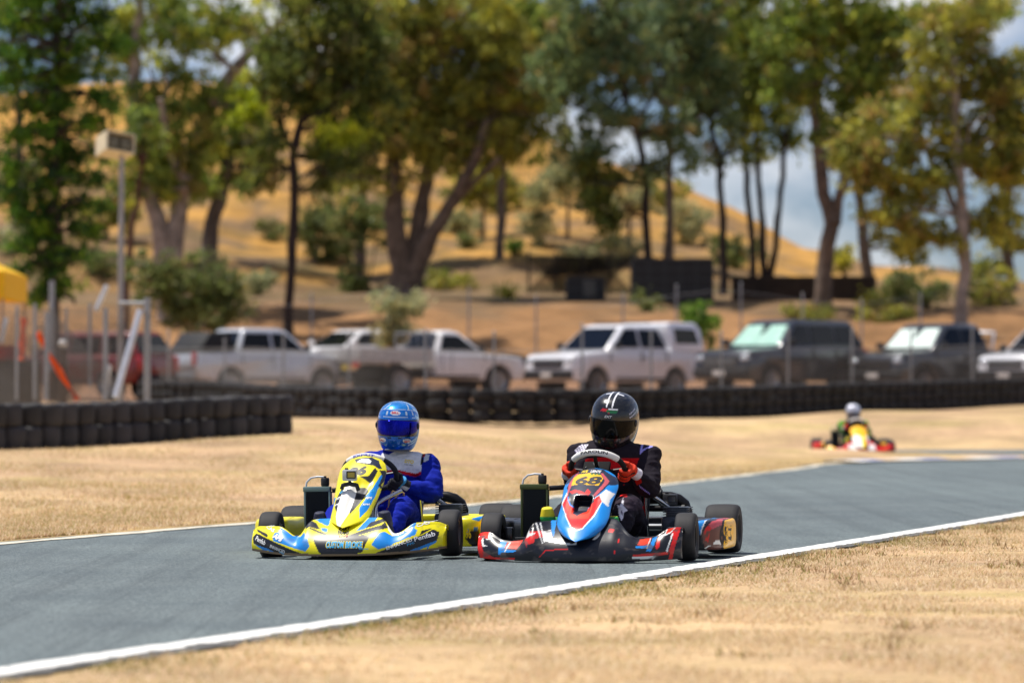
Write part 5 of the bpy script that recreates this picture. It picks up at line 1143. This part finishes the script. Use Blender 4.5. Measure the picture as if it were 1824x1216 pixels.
# floodlight pole with a cream box head
Dp = 66; p0 = at(214, 700, Dp); z0 = hz(p0.x, Dp); fl = thing('light_pole', 'tall grey pole carrying a cream box floodlight before the pine', 'light pole', (p0.x, Dp, z0)); o = Vector(fl.location)
b = MB(); b.tube([Vector((0, 0, -.1)), at(216, 270, Dp)-o], [.062, .045], 12); b.build('pole', mat('grey painted pole', S(150,148,150), .5, metal=.2), fl)
hd = at(205, 259, Dp)-o; rt = Euler((R(-12), R(8), R(28))); cream = mat('cream painted steel', S(206,192,160), .5, vary=.1); b = MB()
Mx = rt.to_matrix()
for c, d in (((0,0,.17),(.56,.50,.03)),((0,0,-.17),(.56,.50,.03)),((.265,0,0),(.03,.50,.32)),((-.265,0,0),(.03,.50,.32)),((0,.235,0),(.51,.03,.32))): b.box(hd+Mx @ Vector(c), d, rot=rt)
b.build('housing', cream, fl, smooth=False)
b = MB(); b.box(hd+Mx @ Vector((-.11,-.10,0)), (.19,.2,.22), rot=rt, bev=.02); b.box(hd+Mx @ Vector((.12,-.10,0)), (.2,.2,.22), rot=rt, bev=.02); b.build('lamp', mat('lamp reflector', S(122,110,84), .3, metal=.5), fl)
# yellow marquee at the edge of the frame
Dg = 68; c = at(-118, 600, Dg); zg = hz(c.x, Dg); gz = thing('gazebo', 'yellow pop up gazebo beyond the fenced pen', 'gazebo', (c.x, Dg, zg)); ym = mat('yellow canvas', S(236,186,12), .7, vary=.08, trans=.15)
hw_ = 1.53; ze = EYE+(715-535)*Dg/FPX-zg; zt_ = EYE+(715-488)*Dg/FPX-zg
b = MB(); b.add([(-hw_,-hw_,zt_),(hw_,-hw_,zt_),(hw_,hw_,zt_),(-hw_,hw_,zt_),(0,0,zt_+.75)], [(0,1,4),(1,2,4),(2,3,4),(3,0,4)]); b.build('canopy', ym, gz, smooth=False)
b = MB(); b.add([(sx_*hw_*1.003, sy_*hw_*1.003, z_) for z_ in (ze, zt_) for sx_, sy_ in ((-1,-1),(1,-1),(1,1),(-1,1))], [(0,1,5,4),(1,2,6,5),(2,3,7,6),(3,0,4,7)]); b.build('valance', ym, gz, smooth=False)
for sx_ in (-1, 1):
    for sy_ in (-1, 1): MB().box((sx_*(hw_-.04), sy_*(hw_-.04), ze/2+.1), (.05, .05, ze+.2)).build('leg', mat('tan leg', S(170,140,112), .5), gz, smooth=False)
# clutter inside the pen
def crate(name, label, cat, px0, px1, py0, py1, D, dep, m, bev=.02):
    a = at(px0, py0, D); e = at(px1, py1, D); z = hz((a.x+e.x)/2, D); t = thing(name, label, cat, ((a.x+e.x)/2, D, z)); h = a.z-z; w_ = e.x-a.x
    MB().box((0, 0, h/2), (w_, dep, h), bev=bev).build('body', m, t); MB().box((0, 0, h+.012), (w_+.05, dep+.05, .024), bev=.006).build('lid', m, t)
    for s in (-1, 1): MB().box((s*w_*.3, -dep/2-.012, h*.55), (.05, .02, h*.7)).build('rib', m, t, smooth=False)
    return t
crate('storage_bin', 'dark grey storage bin inside the fenced pen beside the yellow gazebo', 'bin', -60, 66, 644, 700, 62, 1.1, mat('dark bin plastic', S(52,50,46), .6, vary=.2))
crate('tool_box', 'low red tool box standing in the pen behind the dark bin', 'tool box', -30, 42, 618, 690, 64.5, .5, mat('red tool box paint', S(150,36,26), .45, vary=.2))
def tape(label, a, b, D, wd=.11):
    A, B = at(*a, D), at(*b, D); t = thing('barrier_tape', label, 'tape', A); n = 14; d = B-A; sd = Vector((d.z, 0, -d.x)).normalized()*wd/2; bb = MB(); vs = []
    for i in range(n): q = d*(i/(n-1))+Vector((0, .03*math.sin(i*1.3), -.04*math.sin(PI*i/(n-1)))); s_ = sd*(.75+.25*math.cos(i*.9)); vs += [q-s_, q+s_]
    bb.add(vs, [(2*i, 2*i+1, 2*i+3, 2*i+2) for i in range(n-1)]); solid(bb.build('webbing', mat('orange webbing', S(240,92,16), .6, trans=.2), t), .004); return t
tape('orange webbing strap slanting down to the near tyre wall', (66,592), (139,712), 58.6); tape('short orange webbing strap hanging by the gazebo leg', (42,566), (38,642), 60.5, .13)
bo = at(112, 612, 61); z = hz(bo.x, 61); bl_ = thing('bollard', 'dark post with a white ball top inside the pen', 'bollard', (bo.x, 61, z)); MB().tube([(0, 0, -.05), (0, 0, bo.z-z-.07)], .075, 12).build('post', mat('weathered timber post', S(70,58,52), .9), bl_); b = MB(); b.ell((0, 0, bo.z-z), (.075, .075, .075)); b.build('ball', mat('white ball', S(226,222,220), .5), bl_)
# dark stores on the bank
blk = mat('black ribbed plastic', S(26,27,30), .6, vary=.3, scale=6)
def stores(name, label, cat, px0, px1, py0, py1, rows, cols, m, dep=1.5):
    D = ground_at((px0+px1)/2, py1, 110); a = at(px0, py0, D); e = at(px1, py1, D); z = hz((a.x+e.x)/2, D); t = thing(name, label, cat, ((a.x+e.x)/2, D, z)); w_ = e.x-a.x; h = a.z-z
    MB().box((0, 0, h/2), (w_-.06, dep-.06, h)).build('shell', m, t, smooth=False)
    b = MB()
    for i in range(rows+1): b.box((0, 0, h*i/rows), (w_, dep, .07))
    for k in range(cols+1): b.box((-w_/2+w_*k/cols, 0, h/2), (.08, dep+.02, h+.02))
    b.build('ribbed_frame', mat(m.name+' rib', S(44,46,50), .6), t, smooth=False); return t
stores('crate_stack', 'tall black stack of crates on the bank behind the white canopied ute', 'crates', 1126, 1267, 463, 538, 4, 5, blk)
sb = stores('storage_box', 'low black box with a pale slatted panel beside the tall crates', 'box', 1010, 1076, 496, 536, 2, 2, blk, 1.2)
pn = MB(); [pn.box((.12, -.63, .18+.11*i), (.42, .03, .05)) for i in range(5)]; pn.build('slat_panel', mat('pale slats', S(120,120,116), .7), sb, smooth=False)
D = ground_at(1430, 536, 110); a = at(1302, 492, D); e = at(1562, 536, D); z = hz((a.x+e.x)/2, D); t = thing('timber_fence', 'low dark timber wall below the brown forked trunk', 'fence', ((a.x+e.x)/2, D, z)); w_ = e.x-a.x; h = a.z-z; dk = mat('dark timber', S(76,64,56), .9, vary=.3, scale=3)
b = MB(); [b.box((-w_/2+.1+i*(w_-.2)/42, 0, h/2-.1), (.17, .04, h+.2)) for i in range(43)]; b.box((0, .04, h*.8), (w_, .05, .12)); b.build('paling', dk, t, smooth=False)
lg = at(930, 598, 106); z = hz(lg.x, 106); t = thing('log', 'dark fallen log lying behind the white single cab ute', 'log', (lg.x, 106, z)); b = MB(); b.tube([(-.7, 0, .5), (-.2, .1, .42), (.5, 0, .2), (1., -.1, .12)], [.1, .17, .2, .16], 10); b.build('bole', bark('charred bark', S(40,32,28)), t)
b = MB(); b.tube([(-.55, 0, .42), (-.75, -.1, 0)], [.08, .06], 8); b.build('branch_stub', MATS['charred bark'], t)
# ================================================================== parked cars
glass = mat('dark car glass', S(14,18,23), rough=.06, vary=.05, spec=.22)
lamp_m = mat('headlamp glass', S(200,204,208), rough=.08, metal=.4, coat=1.); tail_m = mat('tail lamp red', S(190,20,24), rough=.2, coat=.6); trim = mat('dark trim plastic', S(30,30,32), .6)
alloy = mat('alloy wheel', S(150,152,156), .3, metal=.8); dust = mat('plate', S(226,222,214), .5); yplate = mat('yellow plate', S(214,182,40), .5)
def arch(xc, r, zc, z0, n=10):
    a0 = math.asin((z0-zc)/r); return [(xc+r*math.cos(a), zc+r*math.sin(a)) for a in np.linspace(a0, PI-a0, n)]
def car(label, px, D, head, style, paintm, H=1.82, sunshade=None, lift=0., group='cars parked behind the fence', cat='ute', plate=dust, name=None, sc=1., frame=False):
    p = at(px, 640, D); z = hz(p.x, D); root = thing(name or {'suv': 'parked_wagon', 'sedan': 'parked_car'}.get(style, 'parked_ute'), label, cat, (p.x, D, z), R(head), group)
    ks = H/1.82; belt, roof, sill = 1.18*ks, 1.80*ks, .40; long_ = {'sedan': 2.25, 'suv': 2.42}.get(style, 2.55); fr = 2.35 if style != 'sedan' else 2.2; wx = 1.48 if style != 'sedan' else 1.3; r = .385 if style != 'sedan' else .32
    hood0, hood1 = 1.04*ks, 1.16*ks; rear_top = {'sedan': 1.05, 'single': .98}.get(style, 1.14)*ks
    low = [(-long_+.06, sill+.1)]+[(q[0], q[1]) for q in arch(-wx, r+.05, r, sill)][::-1]+[(q[0], q[1]) for q in arch(wx, r+.05, r, sill)][::-1]+[(fr-.05, sill+.02), (fr+.03, .55*ks), (fr+.04, .78*ks), (fr-.06, hood0), (1.9, hood0+.05), (1.12, hood1), (.2, belt), (-1.2, belt), (-long_, rear_top), (-long_-.05, .8*ks)]
    if style == 'single': low = [(-.50, sill+.05)]+[(q[0], q[1]) for q in arch(wx, r+.05, r, sill)][::-1]+[(fr-.05, sill+.02), (fr+.03, .55*ks), (fr+.04, .78*ks), (fr-.06, hood0), (1.9, hood0+.05), (1.12, hood1), (.2, belt), (-.52, belt)]
    hwid = .92
    def tf(c):
        k = 1-.05*max(0, c.z-.8)-.13*max(0, (c.x-1.6)/.8)**2-.05*max(0, (-c.x-1.9)/.6)**2; return Vector((c.x, c.y*k, c.z))
    b = MB(); b.prism(low, 'y', -hwid, hwid, bev=.075, tf=tf); b.build('body', paintm, root)
    ws0, ws1 = (1.12, hood1-.02), (.38, roof-.05)
    back = {'dual': (-1.0, -1.28), 'canopy': (-1.0, -1.28), 'single': (-.22, -.46), 'suv': (-2.05, -2.40), 'sedan': (-.75, -1.65)}[style]
    gh = [ws0, ws1, (.15, roof), (back[0]+.12, roof), (back[0], roof-.05), (back[1], belt-.03)]
    def wide(zz): return .86-.20*max(0, (zz-belt)/(roof-belt))
    def tg(c): return Vector((c.x, math.copysign(wide(c.z), c.y), c.z))
    b = MB(); b.prism(gh, 'y', -.86, .86, tf=tg); go = b.build('cabin', paintm, root, smooth=30); bv = go.modifiers.new('round', 'BEVEL'); bv.width = .085; bv.segments = 4; bv.limit_method = 'ANGLE'
    def sidewin(poly, s, nm='window'):
        tfw = lambda c: Vector((c.x, s*(wide(c.z)+.004+c.y), c.z)); w_ = MB(); w_.prism(poly, 'y', 0, .008, tf=tfw); w_.build(nm, glass, root, smooth=False)
    zl, zh = belt+.05, roof-.13
    def fx(zz, a, b_, za, zb_): return a+(b_-a)*(zz-za)/(zb_-za)
    fa_ = lambda zz: fx(zz, ws0[0], ws1[0], ws0[1], ws1[1])-.16; ba_ = lambda zz: fx(zz, back[1], back[0], belt, roof)+.12
    spl = {'single': [], 'sedan': [-.15]}.get(style, [-.15] if style != 'suv' else [-.15, -1.2]); edges = spl+[None]; f0 = None
    for s in (1, -1):
        f0 = None
        for e in edges:
            xl0 = (fa_(zl), fa_(zh)) if f0 is None else (f0-.04, f0-.04); xr0 = (e+.04, e+.04) if e is not None else (ba_(zl), ba_(zh))
            sidewin([(xl0[0], zl), (xl0[1], zh), (xr0[1], zh), (xr0[0], zl)], s); f0 = e
    def pane(a, b_, wl, wh, m, nm, out):
        d = Vector((b_[0]-a[0], 0, b_[1]-a[1])).normalized(); nrm = Vector((d.z, 0, -d.x))*out; w_ = MB()
        A = Vector((a[0], 0, a[1])); B = Vector((b_[0], 0, b_[1])); vs = []
        for q, ww in ((A.lerp(B, .06), wl), (A.lerp(B, .93), wh)):
            for k in range(9): yy = -ww+2*ww*k/8; vs.append(tuple(q+nrm*(.008+.0*yy)+Vector((0, yy, 0))))
        w_.add(vs, [(k, k+1, k+10, k+9) for k in range(8)]); return w_.build(nm, m, root, smooth=False)
    pane(ws0, ws1, .74, .60, glass, 'windscreen', 1)
    if sunshade:
        q0 = (ws0[0]-.05, ws0[1]+.05); A = Vector((ws0[0], 0, ws0[1])); B = Vector((ws1[0], 0, ws1[1])); d = (B-A).normalized(); nrm = Vector((d.z, 0, -d.x))
        for s in (1, -1):
            sh_ = MB(); n = 8; vs = []
            for i in range(n+1):
                t = .10+.76*i/n
                for k in range(n+1):
                    u = k/n; wv = (.72-.13*t); notch = .10 if (i > n*.6) else .015
                    yy = s*(notch*(i/n)+(wv-notch*(i/n))*u); q = A.lerp(B, t)+nrm*(.013+.004*math.sin(u*9+t*5)); vs.append((q.x, yy, q.z))
            sh_.add(vs, [(i*(n+1)+k, i*(n+1)+k+1, (i+1)*(n+1)+k+1, (i+1)*(n+1)+k) for i in range(n) for k in range(n)]); sh_.build('sunshade', sunshade, root)
    pane((back[1], belt+.02), (back[0], roof-.05), .70, .60, glass, 'rear_window', -1)
    # front end
    b = MB(); b.box((fr+.005, 0, .82*ks), (.10, 1.02, .24), bev=.02); gr = b.build('grille', trim, root)
    b = MB(); [b.box((fr+.055, 0, .75*ks+.05*i), (.02, .96, .018)) for i in range(4)]; b.build('grille_bar', mat('chrome bar', S(170,172,176), .25, metal=.9), gr, smooth=False)
    b = MB(); b.box((fr+.02, 0, .56*ks), (.16, 1.62, .22), bev=.05); b.build('bumper', trim if style != 'sedan' else paintm, root)
    for s in (1, -1):
        b = MB()
        for xs2 in ([1.02, .0, -.30] if style == 'single' else [1.02, -.15, -1.12]): b.box((xs2, s*hwid*.985, (belt+.56)/2), (.016, .022, belt-.60))
        b.box((-.1, s*.90, sill+.09), (1.9, .06, .07)); b.build('door_seam', trim, root, smooth=False)
        b = MB(); b.ell((fr-.09, s*.66, .88*ks), (.13, .17, .10), nu=16, nv=10); b.build('headlight', lamp_m, root)
        b = MB(); b.box((.86, s*1.0, belt+.10), (.10, .20, .17), bev=.03); b.build('mirror', trim if style != 'sedan' else paintm, root)
        if style != 'single':
            b = MB(); b.box((-long_-.01, s*.78, .98*ks), (.10, .14, .36 if style != 'sedan' else .16), bev=.02); b.build('tail_light', tail_m, root)
            b = MB(); b.box((-.25, s*(hwid*.985), .98*ks), (.18, .03, .03), bev=.006); b.build('door_handle', trim, root)
    b = MB(); b.box((fr+.112, 0, .56*ks), (.012, .36, .12)); b.build('number_plate', dust, root, smooth=False)
    if style in ('dual', 'canopy'):
        b = MB(); b.box((-1.95, 0, 1.155*ks), (1.18, 1.50, .03)); b.build('tray_top_slab', trim, root, smooth=False)  # dark slab laid on the solid bed top, standing for the tray opening
        b = MB(); b.box((-long_-.04, 0, .5*ks), (.16, 1.5, .14), bev=.03); b.build('rear_bumper', mat('grey bumper', S(120,122,124), .4, metal=.4), root)
    if style == 'dual':
        b = MB(); 
        for s in (1, -1): b.tube([(-1.45, s*.74, 1.14*ks), (-1.62, s*.70, 1.60*ks), (-1.62, 0, 1.63*ks)], .032, 8)
        b.build('sports_bar', mat('pale bar', S(190,194,202), .3, metal=.6), root)
    if frame:
        b = MB(); b.prism([(-1.40, 1.16*ks), (-1.34, 1.70*ks), (-2.05, 1.68*ks), (-2.45, 1.16*ks)], 'y', -.80, .80, bev=.05, tf=lambda c: Vector((c.x, c.y*(1-.16*max(0, c.z-1.14*ks)), c.z))); b.build('tray_cover', mat('black canvas', S(18,18,20), .7), root)
    if style == 'canopy':
        cz = lambda c: Vector((c.x, c.y*(1-.16*max(0, c.z-1.14*ks)), c.z)); b = MB(); b.prism([(-1.34, 1.13*ks), (-1.24, 1.83*ks), (-1.4, 1.87*ks), (-2.35, 1.86*ks), (-2.52, 1.70*ks), (-2.62, 1.13*ks)], 'y', -.88, .88, bev=.04, tf=cz); cn_ = b.build('canopy', paintm, root)
        for s in (1, -1): w_ = MB(); w_.prism([(-1.50, 1.34*ks), (-1.46, 1.72*ks), (-2.28, 1.70*ks), (-2.42, 1.34*ks)], 'y', 0, .008, tf=lambda c: Vector((c.x, s*(.886*(1-.16*(c.z-1.14*ks))+c.y), c.z))); w_.build('canopy_window', glass, cn_, smooth=False)
        for s in (1, -1): b = MB(); b.tube([(.1, s*.5, roof+.05), (-.9, s*.5, roof+.06)], .02, 8); b.build('roof_rail', trim, root)
    if style == 'single':
        b = MB(); b.box((-1.68, 0, .90), (2.25, 1.85, .10), bev=.01); b.box((-1.68, .9, 1.08), (2.25, .03, .26)); b.box((-1.68, -.9, 1.08), (2.25, .03, .26)); b.box((-2.8, 0, 1.08), (.03, 1.85, .26)); b.build('tray', mat('alloy tray', S(186,182,178), .45, metal=.3, vary=.2), root, smooth=False)
        b = MB(); b.tube([(-.58, -.85, .9), (-.58, -.85, 1.62), (-.58, .85, 1.62), (-.58, .85, .9)], .03, 8); [b.tube([(-.58, yy, .9), (-.58, yy, 1.62)], .015, 6) for yy in (-.5, -.17, .17, .5)]; b.build('headboard', galv, root)
        b = MB(); b.box((-1.3, 0, .55), (3.0, .8, .2)); b.build('chassis', trim, root, smooth=False)
        b = MB(); b.box((-2.83, -.3, .72), (.02, .36, .12)); b.build('rear_plate', yplate, root, smooth=False)
        for s in (1, -1): b = MB(); b.box((-2.82, s*.75, .78), (.05, .26, .10)); b.build('tail_light', tail_m, root, smooth=False)
    if style == 'suv': b = MB(); b.box((-long_-.06, 0, .55*ks), (.14, 1.6, .2), bev=.04); b.build('rear_bumper', trim, root)
    for sx_ in (wx, -wx if style != 'single' else -1.55):
        for s in (1, -1):
            M = Matrix.Rotation(R(90), 4, 'X'); w_ = .23; b = MB(); b.lathe([(.0, -s*.06), (.05, -s*.06), (.06, -s*.03), (r*.55, -s*.05), (r*.62, -s*.09), (r*.66, -s*.1), (r*.66, s*.1)], M, 24)
            for k in range(6): b.box((r*.36*math.cos(k*PI/3), -.0+s*.062, r*.36*math.sin(k*PI/3)), (r*.5, .03, .05), rot=Euler((0, -k*PI/3, 0)))
            wo = b.build('wheel', alloy, root); wo.location = (sx_, s*.79, r+.01)
            b = MB(); b.lathe(tyre_prof(r, w_, r*.66), M, 32); b.build('tyre', tyre_m, wo)
            b = MB(); b.lathe([(0, .0), (r+.045, 0), (r+.045, .15), (0, .15)], Matrix.Translation((sx_, s*.62, r)) @ Matrix.Rotation(R(90 if s < 0 else -90), 4, 'X'), 24)
            b.build('wheel_arch', trim, root, smooth=False).location.y = -s*.0
    root.scale = (sc, sc, sc)
    return root
wht = mat('white car paint', S(236,236,240), .28, coat=.8, vary=.03); slv = mat('silver car paint', S(204,208,214), .3, metal=.3, coat=.8, vary=.03); chk = mat('dark blue grey car paint', S(44,48,58), .28, metal=.4, coat=.9, vary=.05)
ink = mat('dark grey car paint', S(54,56,62), .28, metal=.4, coat=.9, vary=.05); mrn = mat('maroon car paint', S(116,34,34), .4, coat=.5, vary=.1); wh2 = mat('dusty white paint', S(224,222,222), .35, coat=.4, vary=.06)
shd = mat('mint sunshade foil', S(140,186,170), .5); shd2 = mat('silver sunshade foil', S(200,216,208), .45)
car('maroon wagon seen through the mesh of the fenced pen', 150, 96, 148, 'suv', mrn, 1.80, cat='wagon')
car('silver white dual cab ute with red tail lights, seen from behind', 463, 98, 37, 'dual', slv, 1.86, frame=True)
car('pale sedan glinting between the dual cab and the single cab utes', 634, 106, 222, 'sedan', wh2, 1.42, cat='car')
car('dusty white single cab ute with an open tray and yellow rear plate', 770, 100, 35, 'single', wh2, 1.70, sc=1.06)
car('white ute with a white canopy over its tray, nose towards the tyre wall', 1090, 98, 226, 'canopy', wht, 1.90, sc=1.05)
car('dark blue grey wagon with a mint sunshade in its windscreen', 1390, 95.5, 229, 'suv', chk, 1.92, sc=1.07, sunshade=shd, cat='wagon')
car('dark grey dual cab ute with a bright silver sunshade', 1662, 97, 226, 'dual', ink, 1.92, sc=1.06, sunshade=shd2)
car('white wagon cut off by the edge of the frame, beside the dark grey ute', 1880, 97, 230, 'suv', wht, 1.80, sc=1.05, cat='wagon')
